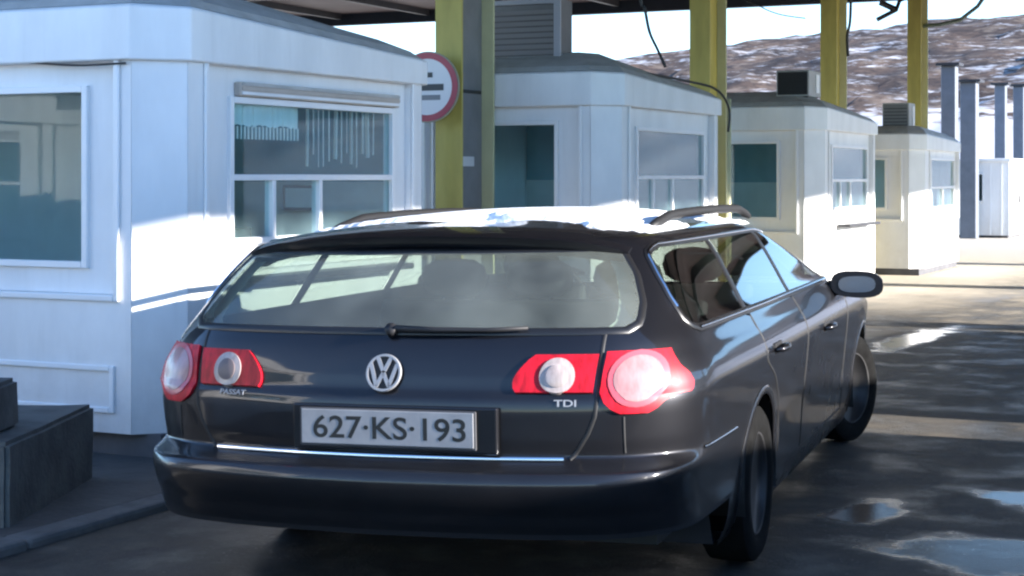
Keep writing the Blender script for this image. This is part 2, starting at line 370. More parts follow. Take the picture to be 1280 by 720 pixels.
# ------------------------------------------------------------------ inspection booths
LX = -5.14                                  # plane of the lane-side walls
def make_kiosk(label, Wd=2.15, Ln=2.86, H=2.24, H2=2.07, small=False, wy=(.60, 2.36), wz=(1.02, 1.81), group='white inspection booths along the lane', shut=True):
    """origin at the lane/front corner on the island; x goes inward (negative), y along the lane"""
    t = thing('inspection_booth', label, 'booth', group=group)
    ch = .20; T = .06; zb = .09
    fr = lambda a, d, z: (-ch-a, d, z)                         # front wall: a inward from the chamfer, d depth
    ln = lambda a, d, z: (-d, a, z)                            # lane wall
    bk = lambda a, d, z: (-ch-a, Ln-d, z)
    lf = lambda a, d, z: (-Wd+d, a, z)
    def wall(fn, a0, a1, hole, name, za=zb, zt=H2-.0, mt=WHITE):
        m = MB(); h0, h1, z0, z1 = hole
        m.box(a0, h0, 0, T, za, zt, fn); m.box(h1, a1, 0, T, za, zt, fn); m.box(h0, h1, 0, T, za, z0, fn); m.box(h0, h1, 0, T, z1, zt, fn)
        return m.build(name, mt, t)
    Wf = Wd - ch
    MB().box(-Wd+.06, -.06, .06, Ln-.06, -.05, zb).build('plinth', PLINTH, t)
    MB().prism([(-.03,ch),(-.03,Ln-ch),(-ch,Ln-.03),(-Wd+.03,Ln-.03),(-Wd+.03,.03),(-ch,.03)], zb, zb+.03, lambda a,b,h:(a,b,h)).build('floor', PLINTH, t)
    f0, f1 = (.10, 1.45) if not small else (.12, .9)           # surround of the front window
    fz = (.915, 1.85) if not small else wz
    zs0, zs1 = (fz[0]-.13, fz[1]+.13)
    wall(fr, 0, Wf, (f0, f1, zs0, zs1), 'wall')
    l0, l1 = wy[0]-.24, wy[1]+.16
    wall(ln, ch, Ln-ch, (l0, l1, wz[0]-.14, wz[1]+.17), 'wall')
    MB().box(0, Wf, 0, T, zb, H2, bk).build('wall', WHITE, t); MB().box(T, Ln-T, 0, T, zb, H2, lf).build('wall', WHITE, t)
    # chamfered corner panels, with a seam at each side
    for y0, y1 in ((0, ch), (Ln, Ln-ch)):
        s = 1 if y1 > y0 else -1
        MB().prism([(-ch+.004, y0), (0, y1-s*.004), (-T, y1-s*.004), (-ch+.004, y0+s*T)], zb, H2, lambda a,b,h:(a,b,h)).build('corner_panel', WHITE, t)
    def window(fn, a0, a1, z0, z1, s0, s1, sz0, sz1, posts=(), mull=None, lowposts=()):
        """recess panel round the window, moulding round the recess, frame, panes"""
        m = MB(); D = .045
        s0 += .002; s1 -= .002; sz0 += .002; sz1 -= .002
        for b in ((s0, a0, sz0, sz1), (a1, s1, sz0, sz1)): m.box(b[0], b[1], D, T+.01, b[2], b[3], fn)
        m.box(a0, a1, D, T+.01, sz0, z0, fn); m.box(a0, a1, D, T+.01, z1, sz1, fn)
        m.build('recess_panel', WHITE, t)
        m = MB(); e = .035
        m.box(s0-e, s0, -.018, -.001, sz0-e, sz1+e, fn); m.box(s1, s1+e, -.018, -.001, sz0-e, sz1+e, fn)
        m.box(s0, s1, -.018, -.001, sz1, sz1+e, fn); m.box(s0, s1, -.018, -.001, sz0-e, sz0, fn)
        m.build('moulding', PVC, t, bevel=.008)
        m = MB(); e = .035
        m.box(a0, a0+e, .02, T+.03, z0, z1, fn); m.box(a1-e, a1, .02, T+.03, z0, z1, fn)
        m.box(a0+e, a1-e, .02, T+.03, z1-e, z1, fn); m.box(a0+e, a1-e, .02, T+.03, z0, z0+e, fn)
        if mull: m.box(a0+e, a1-e, .022, T+.028, mull-.017, mull+.017, fn)
        for p in posts: m.box(p-.015, p+.015, .024, T+.02, z0+e, z1-e, fn)
        for p in lowposts: m.box(p-.017, p+.017, .024, T+.02, z0+e, mull-.017, fn)
        w = m.build('window_frame', PVC, t, bevel=.004)
        zz = [z0+e, mull, z1-e] if mull else [z0+e, z1-e]
        for q in range(len(zz)-1):
            MB().box(a0+e, a1-e, T-.012, T-.004, zz[q], zz[q+1], fn).build('pane', KGLASS, w)
        return w
    window(fr, f0+.20, f1-.20, fz[0], fz[1], f0, f1, zs0, zs1)
    mz = CAM_H - .062 - .003
    if small: mz = wz[0] + .42*(wz[1]-wz[0])
    window(ln, wy[0], wy[1], wz[0], wz[1], l0, l1, wz[0]-.14, wz[1]+.17, (), mz, (wy[0]+.42, wy[0]+.90) if not small else ((wy[0]+wy[1])/2,))
    if not small:
        # roller shutter box over the lane window
        if shut: sb = MB().box(wy[0]+.06, wy[1]+.02, -.0005, .044, wz[1]+.003, wz[1]+.08, ln).build('shutter_box', TAN, t, bevel=.008)
        s0_ = None
        for q in range(3 if shut else 0):
            MB().box(wy[0]+.07, wy[1]+.01, -.008, -.001, wz[1]+.012+q*.024, wz[1]+.029+q*.024, ln).build('slat', [WHITE, TAN, ROOFG][q], sb)
        # moulded lower panel of the front wall
        m = MB(); e = .03; a0, a1, z0, z1 = .10, 1.45, .19, .43
        m.box(a0, a0+e, -.016, 0, z0, z1, fr); m.box(a1-e, a1, -.016, 0, z0, z1, fr); m.box(a0+e, a1-e, -.016, 0, z0, z0+e, fr); m.box(a0+e, a1-e, -.016, 0, z1-e, z1, fr)
        m.build('panel_moulding', PVC, t, bevel=.006)
        # little counter under the lane window
        MB().box(wy[0]+.1, wy[1]-.1, -.17, -.02, wz[0]-.20, wz[0]-.165, ln).build('counter', DARKM, t, bevel=.006)
    # fascia: deep at the near end, sloping a little to the far end, then a low hipped roof
    o = .035; zl = H2-.001
    out = [(o, ch-.02), (o, Ln-ch+.02), (-ch+.02, Ln+o), (-Wd-o, Ln+o), (-Wd-o, -o), (-ch+.02, -o)]
    zt = lambda y: H + (H2+.04-H)*max(0, min(1, y/Ln))
    n = 6; vs = [(a, b, zl-.10) for a, b in out] + [(a, b, zt(b)) for a, b in out]
    ins = .05; vs += [(a*(1-.02)-.02*Wd/2, b*(1-.02)+.02*Ln/2, zt(b)+.015) for a, b in out]
    MB().add(vs, [tuple(range(n))] + [(i,(i+1)%n,n+(i+1)%n,n+i) for i in range(n)] + [(n+i,n+(i+1)%n,2*n+(i+1)%n,2*n+i) for i in range(n)] + [tuple(range(2*n,3*n))]).build('fascia', WHITE, t, bevel=.01)
    hp = .20 if not small else .13
    vs = []
    for sc, up in ((.975, .004), (.93, .05), (.80, .12), (.60, hp)):
        for a, b in out: vs.append((-Wd/2+(a+Wd/2)*sc, Ln/2+(b-Ln/2)*sc, zt(b)+.014+up))
    fs = [(k*n+i, k*n+(i+1)%n, (k+1)*n+(i+1)%n, (k+1)*n+i) for k in range(3) for i in range(n)] + [tuple(range(3*n, 4*n))]
    MB().add(vs, fs).build('roof', ROOFG, t)
    MB().prism([(-.05,ch),(-.05,Ln-ch),(-ch,Ln-.05),(-Wd+.05,Ln-.05),(-Wd+.05,.05),(-ch,.05)], H2-.16, H2-.115, lambda a,b,h:(a,b,h)).build('ceiling', INWALL, t)
    # inner lining of the far walls
    if not small:
        MB().box(-Wd+.07, -ch-.02, Ln-.085, Ln-.065, .13, 1.35).build('inner_lining', INWALL, t); MB().box(-Wd+.07, -ch-.02, Ln-.08, Ln-.066, 1.3505, H2-.17).build('inner_lining', TEALW, t)
    return t
K1 = make_kiosk('nearest and largest-looking white booth, at the left edge behind the dark car'); K1.location = (LX, 6.72, .062)
K2 = make_kiosk('second', shut=False); K2.location = (LX, 12.62, .062); K2['label'] = 'second white booth, behind the yellow and grey column and above the car roof'
K3 = copy_tree(K2); K3.location = (LX, 19.0, .02); K3['label'] = 'third white booth with a black grille unit on its roof, left of the wing mirror'
K4 = make_kiosk('small fourth white booth with a low sloping roof, last in the row', 1.8, 2.95, 2.06, 1.93, True, (.75, 2.55), (.95, 1.72)); K4.location = (LX+.02, 24.5, .01)
K0 = copy_tree(K1); K0.location = (LX, .35, .062); K0['label'] = 'unseen white booth added beside the camera to screen the nearest booth from low sky'  # added out of view: blocks low sky so the next front wall darkens downwards
for yy, w in ((.35, 'nearer'), (-2.58, 'farther')):  # booths added out of view so the front window reflects them, not bare horizon
    c = copy_tree(K1); c.location = (-11.3, yy, .002); c['label'] = w + ' unseen white booth added left of the picture for the window reflections'
# booths of the next island, to the right of the picture: they shade the lane and show in the car's windows
K5 = copy_tree(K1); K5.location = (4.7+2.15, 4.02, .062)
K6 = copy_tree(K1); K6.location = (4.7+2.15, 6.94, .062)
K7 = copy_tree(K1); K7.location = (4.7+2.15, 10.65, .062)
K8 = copy_tree(K1); K8.location = (4.7+2.15, 13.57, .062)
for k, w in ((K5, 'first'), (K6, 'second'), (K7, 'third'), (K8, 'fourth')): k['label'] = w + ' white booth from the near end of the island right of the lane'
K9 = make_kiosk('unseen long tall white building added right of the lane to shade the near ground', 2.15, 9.0, 3.55, 3.45); K9.location = (4.7+2.15, -5.2, .062)  # made-up building out of view, its height set by the shadow it throws
# ------------------------------------------------------------------ car body surface (car frame: x right, y forward, z up, metres)
import numpy as np
CSX, CSZ = 1.12, 0.851
def pch(xs, ys):
    xs = np.array(xs, float); ys = np.array(ys, float)
    h = np.diff(xs); d = np.diff(ys) / h
    m = np.zeros_like(ys); m[0] = d[0]; m[-1] = d[-1]
    for i in range(1, len(xs) - 1):
        if d[i-1] * d[i] > 0:
            w1 = 2*h[i] + h[i-1]; w2 = h[i] + 2*h[i-1]
            m[i] = (w1 + w2) / (w1/d[i-1] + w2/d[i])
    def f(x):
        x = np.clip(np.asarray(x, float), xs[0], xs[-1])
        i = np.clip(np.searchsorted(xs, x) - 1, 0, len(xs) - 2)
        t = (x - xs[i]) / h[i]
        return ((1+2*t)*(1-t)**2*ys[i] + t*(1-t)**2*h[i]*m[i] + t*t*(3-2*t)*ys[i+1] + t*t*(t-1)*h[i]*m[i+1])
    return f
REAR_Y = pch([.16,.22,.30,.38,.425,.45,.47,.52,.575,.605,.63,.655,.72,.80,.865,.885,.95,1.05,1.10,1.16,1.25,1.34,1.41,1.44],
             [.13,.10,.075,.05,.034,.030,.020,.006,.0,.014,.070,.102,.098,.098,.104,.116,.128,.155,.18,.22,.29,.37,.43,.44])
HALF_W = pch([.16,.22,.30,.42,.52,.62,.66,.78,.885,.91,.94,.985,1.02,1.07,1.12,1.22,1.34,1.40,1.44],
             [.83,.85,.868,.878,.884,.894,.897,.908,.914,.911,.905,.889,.873,.852,.828,.785,.73,.695,.65])
FRONT_Y = pch([.16,.25,.42,.58,.70,.78,.86,.93,.985,1.10,1.22,1.34,1.40,1.44],
              [4.55,4.68,4.76,4.75,4.72,4.66,4.50,4.16,3.72,3.43,3.18,2.92,2.78,2.66])
G_SIDE = pch([.3,.6,1.1,1.7,2.6,3.3,3.83,4.2,4.5,4.76], [.975,.985,.994,1.0,1.0,1.0,1.0,.985,.94,.83])
BOW_K = pch([0,.3,.5,.65,.78,.88,.945,.98,1.0], [0,.012,.035,.062,.10,.155,.22,.295,.40])
NC = 260
def contour(z):
    """one horizontal slice of the right half: NC points from rear centre to front centre"""
    w = float(HALF_W(z)); yr = float(REAR_Y(z)); yf = float(FRONT_Y(z))
    gh = min(1, max(0, (z - .98) / .4))
    fr = np.array([0,.12,.25,.38,.5,.6,.69,.78,.85,.9,.945,.968,.985,.995])
    px = list(fr * w); py = list(yr + BOW_K(fr) * (1 - .12*gh))
    y0 = py[-1]; fl = .30 + .25*gh; y1 = yf - fl
    for k in range(1, 15):
        t = k / 14; y = y0 + (y1 - y0) * t
        px.append(w); py.append(y)
    for a in np.linspace(0, 1, 12)[1:]:
        e = a * math.pi / 2
        px.append(w * (1 - .38*(1 - math.cos(e)))if a < 1 else w*.62); py.append(y1 + fl*.72 * math.sin(e))
    for a in (.45, .3, .15, 0):
        px.append(w * a); py.append(yf - fl*.28*(a/.62)**2)
    px = np.array(px); py = np.array(py)
    rel = np.where(px > w*.8, G_SIDE(py), 1.0)
    px = px * np.where(px >= w*.8, rel * 1.0, 1.0)
    s = np.concatenate([[0], np.cumsum(np.hypot(np.diff(px), np.diff(py)))])
    return px, py, s
def _smooth(a, n=3):
    for _ in range(n):
        b = a.copy(); b[1:-1] = .25*a[:-2] + .5*a[1:-1] + .25*a[2:]; a = b
    return a
def slice_pts(z):
    px, py, s = contour(z)
    # denser columns at the rear corner and evenly along the side
    q = np.linspace(0, s[-1], 700)
    X = _smooth(np.interp(q, s, px), 60); Y = _smooth(np.interp(q, s, py), 60)
    return X, Y
ZL = np.unique(np.round(np.concatenate([np.linspace(.16,.60,23), np.linspace(.60,.68,13), np.linspace(.68,.94,20), np.linspace(.94,1.02,10), np.linspace(1.02,1.44,32)]), 4))
U_ALL = np.concatenate([np.linspace(0, 1, 90)[:-1]*.26, .26 + .74*np.linspace(0, 1, NC-89)])
def build_grid():
    G = np.zeros((len(ZL), NC, 3))
    for i, z in enumerate(ZL):
        X, Y = slice_pts(z)
        q = np.linspace(0, 1, 700)
        G[i,:,0] = np.interp(U_ALL, q, X); G[i,:,1] = np.interp(U_ALL, q, Y); G[i,:,2] = z
    # roof cap: rows drawn in towards the centre line
    base = G[-1].copy(); yr, yf = base[0,1], base[-1,1]
    rows = []
    for p in np.linspace(0, 1, 15)[1:]:
        R = base.copy()
        yc = np.clip(base[:,1], yr + .62, yf - .55)
        R[:,0] = base[:,0] * (1 - p)
        yy = base[:,1] + (yc - base[:,1]) * p
        R[:,1] = yy
        e = 1 - (1 - p)**2.2
        along = 4*(base[:,1]-yr)*(yf-base[:,1])/(yf-yr)**2
        R[:,2] = 1.44 + e * (.050 + .045*np.clip(along, 0, 1))
        rows.append(R)
    return np.concatenate([G, np.array(rows)], 0)
# ------------------------------------------------------------------ the estate car
def paint_mat():
    m = mat('black_car_paint', (.008,.0085,.012), .42, .6, coat=1.0, spec=.3)
    N = m.node_tree.nodes; L = m.node_tree.links; b = N['Principled BSDF']
    b.inputs['Coat Roughness'].default_value = .045
    # road film: denser low on the body, broken up by noise
    tc = N.new('ShaderNodeTexCoord'); n = N.new('ShaderNodeTexNoise'); n.inputs['Scale'].default_value = 5; n.inputs['Detail'].default_value = 8; L.new(tc.outputs['Object'], n.inputs[0])
    sp = N.new('ShaderNodeSeparateXYZ'); L.new(tc.outputs['Object'], sp.inputs[0])
    r = N.new('ShaderNodeMapRange'); L.new(sp.outputs[2], r.inputs[0])
    for i, v in enumerate((.12, 1.0, .38, .03)): r.inputs[i+1].default_value = v
    mu = N.new('ShaderNodeMath'); mu.operation = 'MULTIPLY'; L.new(r.outputs[0], mu.inputs[0]); L.new(n.outputs[0], mu.inputs[1])
    mx = N.new('ShaderNodeMix'); mx.data_type = 'RGBA'; L.new(mu.outputs[0], mx.inputs['Factor']); mx.inputs['A'].default_value = (.008,.0085,.012,1); mx.inputs['B'].default_value = (.06,.056,.052,1)
    L.new(mx.outputs['Result'], b.inputs['Base Color'])
    s = N.new('ShaderNodeMath'); s.operation = 'SUBTRACT'; s.inputs[0].default_value = .85; s2 = N.new('ShaderNodeMath'); s2.operation = 'MULTIPLY'; s2.inputs[1].default_value = .5; L.new(mu.outputs[0], s2.inputs[0]); L.new(s2.outputs[0], s.inputs[1]); L.new(s.outputs[0], b.inputs['Coat Weight'])
    rr = N.new('ShaderNodeMapRange'); L.new(mu.outputs[0], rr.inputs[0]); rr.inputs[2].default_value = .4; rr.inputs[3].default_value = .03; rr.inputs[4].default_value = .3; L.new(rr.outputs[0], b.inputs['Coat Roughness'])
    return m
PAINT = paint_mat()
SILVER = mat('silver_plastic', (.27,.275,.29), .4, .2)
CHROME = mat('chrome', (.75,.76,.78), .12, 1.0)
RED = mat('red_lamp_lens', (.56,.008,.022), .4, coat=0, spec=.25, var=.5, vscale=55, stretch=(1,1,.12))
PINK = mat('pink_round_lens', (.42,.07,.09), .3, coat=.2)
CLEAR = mat('clear_round_lens', (.42,.35,.33), .3, .0, coat=.3, var=.35, vscale=60, stretch=(1,1,.15))
ROUND = mat('rosy_round_lens', (.36,.19,.19), .3, .0, coat=.25, var=.3, vscale=45, stretch=(1,1,.15))
DKLENS = mat('lens_centre', (.14,.11,.11), .35, 0, spec=.3)
RUB = mat('tyre_rubber', (.007,.007,.007), .9, spec=.1, var=.3, vscale=20)
RIM = mat('dirty_wheel_rim', (.022,.022,.024), .55, .2, var=.45, vscale=9)
SEATM = mat('grey_seat_cloth', (.05,.052,.055), .8, var=.2)
TRIM = mat('pale_pillar_trim', (.50,.50,.46), .7)
GAP = mat('panel_gap', (.004,.004,.005), .6)
SEAL = mat('black_window_seal', (.008,.008,.009), .35)

G0 = build_grid(); NZ = len(ZL)
GS = G0 * np.array([CSX, CSX, CSZ])
car = thing('estate_car', 'dark dirty estate car with snow on its roof beside the white booths', 'car', (-2.68, 4.54, 0), 0)
car.rotation_euler = (0, -.018, .1194)

def grid_eval(U, z):
    """scaled point on the right-hand surface"""
    j = np.clip(np.searchsorted(U_ALL, U) - 1, 0, NC-2); tu = (U - U_ALL[j])/(U_ALL[j+1]-U_ALL[j])
    i = np.clip(np.searchsorted(ZL, z) - 1, 0, NZ-2); tz = (z - ZL[i])/(ZL[i+1]-ZL[i])
    a = GS[i,j]*(1-tu) + GS[i,j+1]*tu; b = GS[i+1,j]*(1-tu) + GS[i+1,j+1]*tu
    return a*(1-tz) + b*tz
def grid_nrm(U, z):
    e = .004; du = grid_eval(min(1,U+e), z) - grid_eval(max(0,U-e), z); dz = grid_eval(U, min(1.44,z+.01)) - grid_eval(U, max(.16,z-.01))
    n = np.cross(du, dz); return n/np.linalg.norm(n)
def row(z):
    i = np.clip(np.searchsorted(ZL, z) - 1, 0, NZ-2); t = (z - ZL[i])/(ZL[i+1]-ZL[i]); return G0[i]*(1-t) + G0[i+1]*t
def Ux(x, z):
    r = row(z); k = int(np.argmax(r[:,0] > .985*r[:,0].max())); return float(np.interp(x, r[:k,0], U_ALL[:k]))
def Uy(y, z):
    r = row(z); k = int(np.argmax(U_ALL > .12)); return float(np.interp(y, r[k:-12,1], U_ALL[k:-12]))
def mir(vs, side): return [(p[0]*side, p[1], p[2]) for p in vs]

def patch(name, zs, Lf, Rf, m, parent=car, side=1, off=.004, nu=14, crown=0, skirt=True, both=False):
    """panel on the body skin between the curves U=Lf(z) and U=Rf(z); both=True runs it across the centre line"""
    vs = []; nz = len(zs)
    for z in zs:
        a, b = Lf(z), Rf(z)
        for k in range(nu+1):
            U = a + (b-a)*k/nu
            s2 = 1
            if U < 0: U, s2 = -U, -1
            p = grid_eval(U, z); n = grid_nrm(U, z)
            t = k/nu*2-1; w = (z-zs[0])/(zs[-1]-zs[0])*2-1
            p = p + n*(off + crown*max(0, 1-t*t)*max(0, 1-w*w))
            vs.append((p[0]*s2, p[1], p[2]))
    fs = [(i*(nu+1)+k, i*(nu+1)+k+1, (i+1)*(nu+1)+k+1, (i+1)*(nu+1)+k) for i in range(nz-1) for k in range(nu)]
    if skirt:
        loop = [k for k in range(nu+1)] + [i*(nu+1)+nu for i in range(1, nz)] + [(nz-1)*(nu+1)+k for k in range(nu-1, -1, -1)] + [i*(nu+1) for i in range(nz-2, 0, -1)]
        base = len(vs); c = np.mean(np.array(vs), 0)
        for q in loop:
            i, k = divmod(q, nu+1); z = zs[i]; a, b = Lf(z), Rf(z); U = a + (b-a)*k/nu
            n = grid_nrm(abs(U), z) * (1 if U >= 0 else 1); nx = n[0] if U >= 0 else -n[0]
            p = vs[q]; vs.append((p[0]-nx*(off+.006), p[1]-n[1]*(off+.006), p[2]-n[2]*(off+.006)))
        ln_ = len(loop)
        fs += [(loop[q], loop[(q+1)%ln_], base+(q+1)%ln_, base+q) for q in range(ln_)]
    mb = MB().add(mir(vs, side), fs)
    o = mb.build(name, m, parent, smooth=False)
    me = o.data
    me.polygons.foreach_set('use_smooth', [True]*len(me.polygons)); me.set_sharp_from_angle(angle=R(45))
    return o
def band(name, pts, w, m, parent=car, side=1, off=.003, closed=False, raise_=0.0):
    """strip w wide that follows points (U, z) on the skin"""
    P = [np.array(grid_eval(abs(u), z)) * np.array([1 if u >= 0 else -1, 1, 1]) for u, z in pts]; Nn = [grid_nrm(abs(u), z) * np.array([1 if u >= 0 else -1, 1, 1]) for u, z in pts]
    n = len(P); vs = []
    for i in range(n):
        a = P[i-1] if (i or closed) else P[i]; b = P[(i+1)%n] if (i < n-1 or closed) else P[i]
        t = b-a; t = t/np.linalg.norm(t); s = np.cross(t, Nn[i]); s /= np.linalg.norm(s)
        vs += [P[i]+s*w/2+Nn[i]*off*.3, P[i]+s*w*.32+Nn[i]*(off+raise_), P[i]-s*w*.32+Nn[i]*(off+raise_), P[i]-s*w/2+Nn[i]*off*.3]
    fs = []
    for i in range(n if closed else n-1):
        j = (i+1) % n
        for k in range(3): fs.append((i*4+k, i*4+k+1, j*4+k+1, j*4+k))
    return MB().add(mir(vs, side), fs).build(name, m, parent, smooth=True)
def pl(pts):
    xs = [p[0] for p in pts]; ys = [p[1] for p in pts]; return lambda z: float(np.interp(z, xs, ys))

# outlines ------------------------------------------------------------
ZG0, ZG1 = 1.105, 1.395                                        # rear window
gl_R = lambda z: Ux(pl([(1.105,.685),(1.13,.712),(1.2,.705),(1.3,.668),(1.38,.618),(1.395,.60)])(z), z)
# side windows: car y of the rear and front edge by height
sw_rear = pl([(1.085,.60),(1.10,.55),(1.13,.525),(1.20,.525),(1.30,.565),(1.37,.61),(1.39,.64),(1.405,.72)])
sw_front = pl([(1.05,3.50),(1.10,3.38),(1.2,3.12),(1.3,2.80),(1.36,2.56),(1.39,2.38),(1.405,2.2)])
sw_zs = [1.085,1.10,1.13,1.17,1.21,1.25,1.29,1.33,1.36,1.38,1.395,1.405]
WX = [(1.23, 1.30), (2.10, 2.17)]                               # pillars (y at belt)
lean = lambda y0, z: y0 + (z-1.08)*(.22 if y0 < 1.7 else .12)
RW, FW = 1.27, 3.96                                             # axles
WR = .292; WZ = .292; ARCH = .322
def arch_d(p, yc): return math.hypot((p[1]-yc)*CSX, p[2]*CSZ - WZ)

# body skin ------------------------------------------------------------
Nr = G0.shape[0]
hole = np.zeros((Nr, NC), bool)
for i in range(NZ):
    z = ZL[i]
    if ZG0+.008 < z < ZG1-.004:
        hole[i] |= U_ALL < gl_R(z) - .002
    if 1.09 < z < 1.403:
        a, b = Uy(sw_rear(z)+.012, z), Uy(sw_front(z)-.012, z); hole[i] |= (U_ALL > a) & (U_ALL < b)
    if 1.02 < z < 1.40:                                          # windscreen
        r = G0[i]; wx = .80*r[:,0].max(); hole[i] |= (U_ALL > .7) & (r[:,0] < wx) & (r[:,1] > 2)
for yc in (RW, FW):
    for i in range(NZ):
        for j in range(NC):
            p = G0[i,j]
            if p[0] > .6 and arch_d(p, yc) < ARCH: hole[i,j] = True
GA = GS.copy()
tg_edge = pl([(.64,.552),(.66,.567),(.69,.583),(.74,.606),(.80,.624),(.88,.631),(1.10,.632)])
def region(i, j):
    z = (ZL[i] + ZL[min(i+1, NZ-1)])/2 if i < NZ-1 else 1.5; U = (U_ALL[j]+U_ALL[j+1])/2
    if i >= NZ-1: return 'roof'
    P = (G0[i,j]+G0[i+1,j+1])/2; y = P[1]
    if z < .385 and y < .86: return 'bumper_valance'
    if z < .633 and (U < .12 or y < .78) : return 'rear_bumper'
    if U < Ux(tg_edge(z), max(z,.64)) and z < 1.44: return 'tailgate'
    if y > 4.0 and P[0] < .72 and .74 < z < .99: return 'hood'
    if 3.42 < y and z > .74 and z < 1.03 and P[0] < .74: return 'hood'
    if y > 3.9 and z < .70: return 'front_bumper'
    if z > .30 and 1.30 < y < 2.17 and z < 1.09 and math.hypot((y-RW)*CSX, (z*CSZ-WZ)) > ARCH+.10: return 'rear_door'
    if z > .30 and 2.17 <= y < 3.33 and z < 1.09: return 'front_door'
    return 'body_shell'
regs = {}
for i in range(Nr-1):
    for j in range(NC-1):
        q = [(i,j),(i,j+1),(i+1,j+1),(i+1,j)]
        if all(hole[a] for a in q): continue
        if i < NZ-1 and ZL[i] < .345 and G0[i,j,1] < .83: continue
        regs.setdefault(region(i,j), []).append(q)
# move rim vertices of the arches onto the circle
for yc in (RW, FW):
    for i in range(NZ):
        for j in range(NC):
            p = G0[i,j]
            if p[0] > .6:
                d = arch_d(p, yc)
                if 0.03 < d < ARCH:
                    f = ARCH/d; y2 = yc + (p[1]-yc)*f; z2 = (WZ + (p[2]*CSZ-WZ)*f)/CSZ
                    if z2 > .17: GA[i,j] = grid_eval(Uy(y2, z2), z2)
# smooth normals of the whole skin, kept when it is cut into panels
du = np.gradient(GS, axis=1); dz = np.gradient(GS, axis=0); NRM = np.cross(du, dz); NRM /= np.maximum(1e-9, np.linalg.norm(NRM, axis=2, keepdims=True))
NRM[:,0,0] = 0; NRM[:,0] /= np.maximum(1e-9, np.linalg.norm(NRM[:,0], axis=1, keepdims=True))
NRM[-1] = (0,0,1)
def build_skin(name, quads, sides):
    vs, ns, fs, idx = [], [], [], {}
    for side in sides:
        for q in quads:
            f = []
            for (i,j) in q:
                key = (i, j, side if GA[i,j,0] > 1e-6 else 0)
                if key not in idx:
                    idx[key] = len(vs); p = GA[i,j]; n = NRM[i,j]
                    vs.append((p[0]*side, p[1], p[2])); ns.append((n[0]*side, n[1], n[2]))
                k = idx[key]
                if k not in f: f.append(k)
            if len(f) > 2: fs.append(f if side > 0 else f[::-1])
    mb = MB(); mb.add(vs, fs); o = mb.build(name, PAINT, car, smooth=True, fix=False)
    try: o.data.normals_split_custom_set_from_vertices(ns)
    except Exception as e: print('normals', e)
    return o
for nm, quads in regs.items():
    if nm in ('rear_door', 'front_door'):
        for s in (1, -1): build_skin('door', quads, (s,))
    else:
        o = build_skin(nm, quads, (1, -1))
        if nm == 'bumper_valance': o.data.materials[0] = BLACK
# floor pan under the body
m = MB(); vs = []; b = GS[0]
for j in range(0, NC, 4):
    zf = (.352 if b[j,1] < .80*CSX else .165)*CSZ; vs += [(b[j,0]*.985, b[j,1]+.02*(j < 60), zf), (-b[j,0]*.985, b[j,1]+.02*(j < 60), zf)]
k = len(vs)//2; m.add(vs, [(2*i, 2*i+1, 2*i+3, 2*i+2) for i in range(k-1)]); m.build('floor_pan', DARKM, car)

# glass ----------------------------------------------------------------
zs = list(np.linspace(ZG0, ZG1, 14))
rw = patch('rear_window', zs, lambda z: -gl_R(z), gl_R, RGLASS, off=.004, nu=40, skirt=False)
rim = [(gl_R(z), z) for z in zs]; rim = [(-u, z) for u, z in rim] + [(u, zs[-1]) for u in np.linspace(-rim[-1][0], rim[-1][0], 22)[1:-1]] + rim[::-1] + [(u, zs[0]) for u in np.linspace(rim[0][0], -rim[0][0], 22)[1:-1]]
band('window_surround', rim, .030, SEAL, rw, off=.006, closed=True)
def wiper():
    pts = [grid_eval(Ux(x, z), z) + grid_nrm(Ux(x, z), z)*.022 for x, z in ((.03,1.102),(.15,1.098),(.30,1.098),(.42,1.105))]
    m = MB().tube(pts, [.012,.010,.008,.006], 8)
    c = grid_eval(Ux(.015,1.10),1.10); nn = grid_nrm(Ux(.015,1.10),1.10); m.tube([c, c+nn*.03], .020, 12)
    m.build('rear_wiper', BLACK, car, smooth=True)
wiper()
for s in (1, -1):
    def sw(name, fa, fb):
        zz = sw_zs
        o = patch(name, zz, lambda z: Uy(fa(z), z), lambda z: Uy(fb(z), z), CGLASS, side=s, off=.004, nu=18, skirt=False)
        return o
    sw('side_window', sw_rear, lambda z: lean(WX[0][0], z)); sw('side_window', lambda z: lean(WX[0][1], z), lambda z: min(lean(WX[1][0], z), sw_front(z)-.05)); sw('side_window', lambda z: min(lean(WX[1][1], z), sw_front(z)-.02), sw_front)
    for a, b in WX:
        band('door_pillar', [(Uy(min(lean((a+b)/2, z), sw_front(z)-.03), z), z) for z in np.linspace(1.07, 1.41, 12)], .085, SEAL, side=s, off=.005)
    lo = [(Uy(y, 1.085), 1.085) for y in np.linspace(sw_rear(1.085), sw_front(1.085), 30)]
    fr_ = [(Uy(sw_front(z), z), z) for z in sw_zs[1:]]; up = [(Uy(y, 1.405), 1.405) for y in np.linspace(sw_front(1.405), sw_rear(1.405), 26)[1:-1]]
    re_ = [(Uy(sw_rear(z), z), z) for z in sw_zs[::-1][:-1]]
    band('window_surround', lo + fr_ + up + re_, .030, SEAL, side=s, off=.007, closed=True)
    band('chrome_strip', lo + fr_[:2], .016, CHROME, side=s, off=.012)
    band('chrome_strip', fr_[2:] + up + re_[:-2], .010, CHROME, side=s, off=.012)
def ws(z):
    r = row(z); k = int(np.argmax(U_ALL > .7)); x = r[k:,0][::-1]; return float(np.interp(.80*r[:,0].max(), x, U_ALL[k:][::-1]))
for s in (1, -1):
    patch('windscreen', list(np.linspace(1.02, 1.42, 10)), ws, lambda z: 1.0, CGLASS, side=s, off=.004, nu=14, skirt=False)

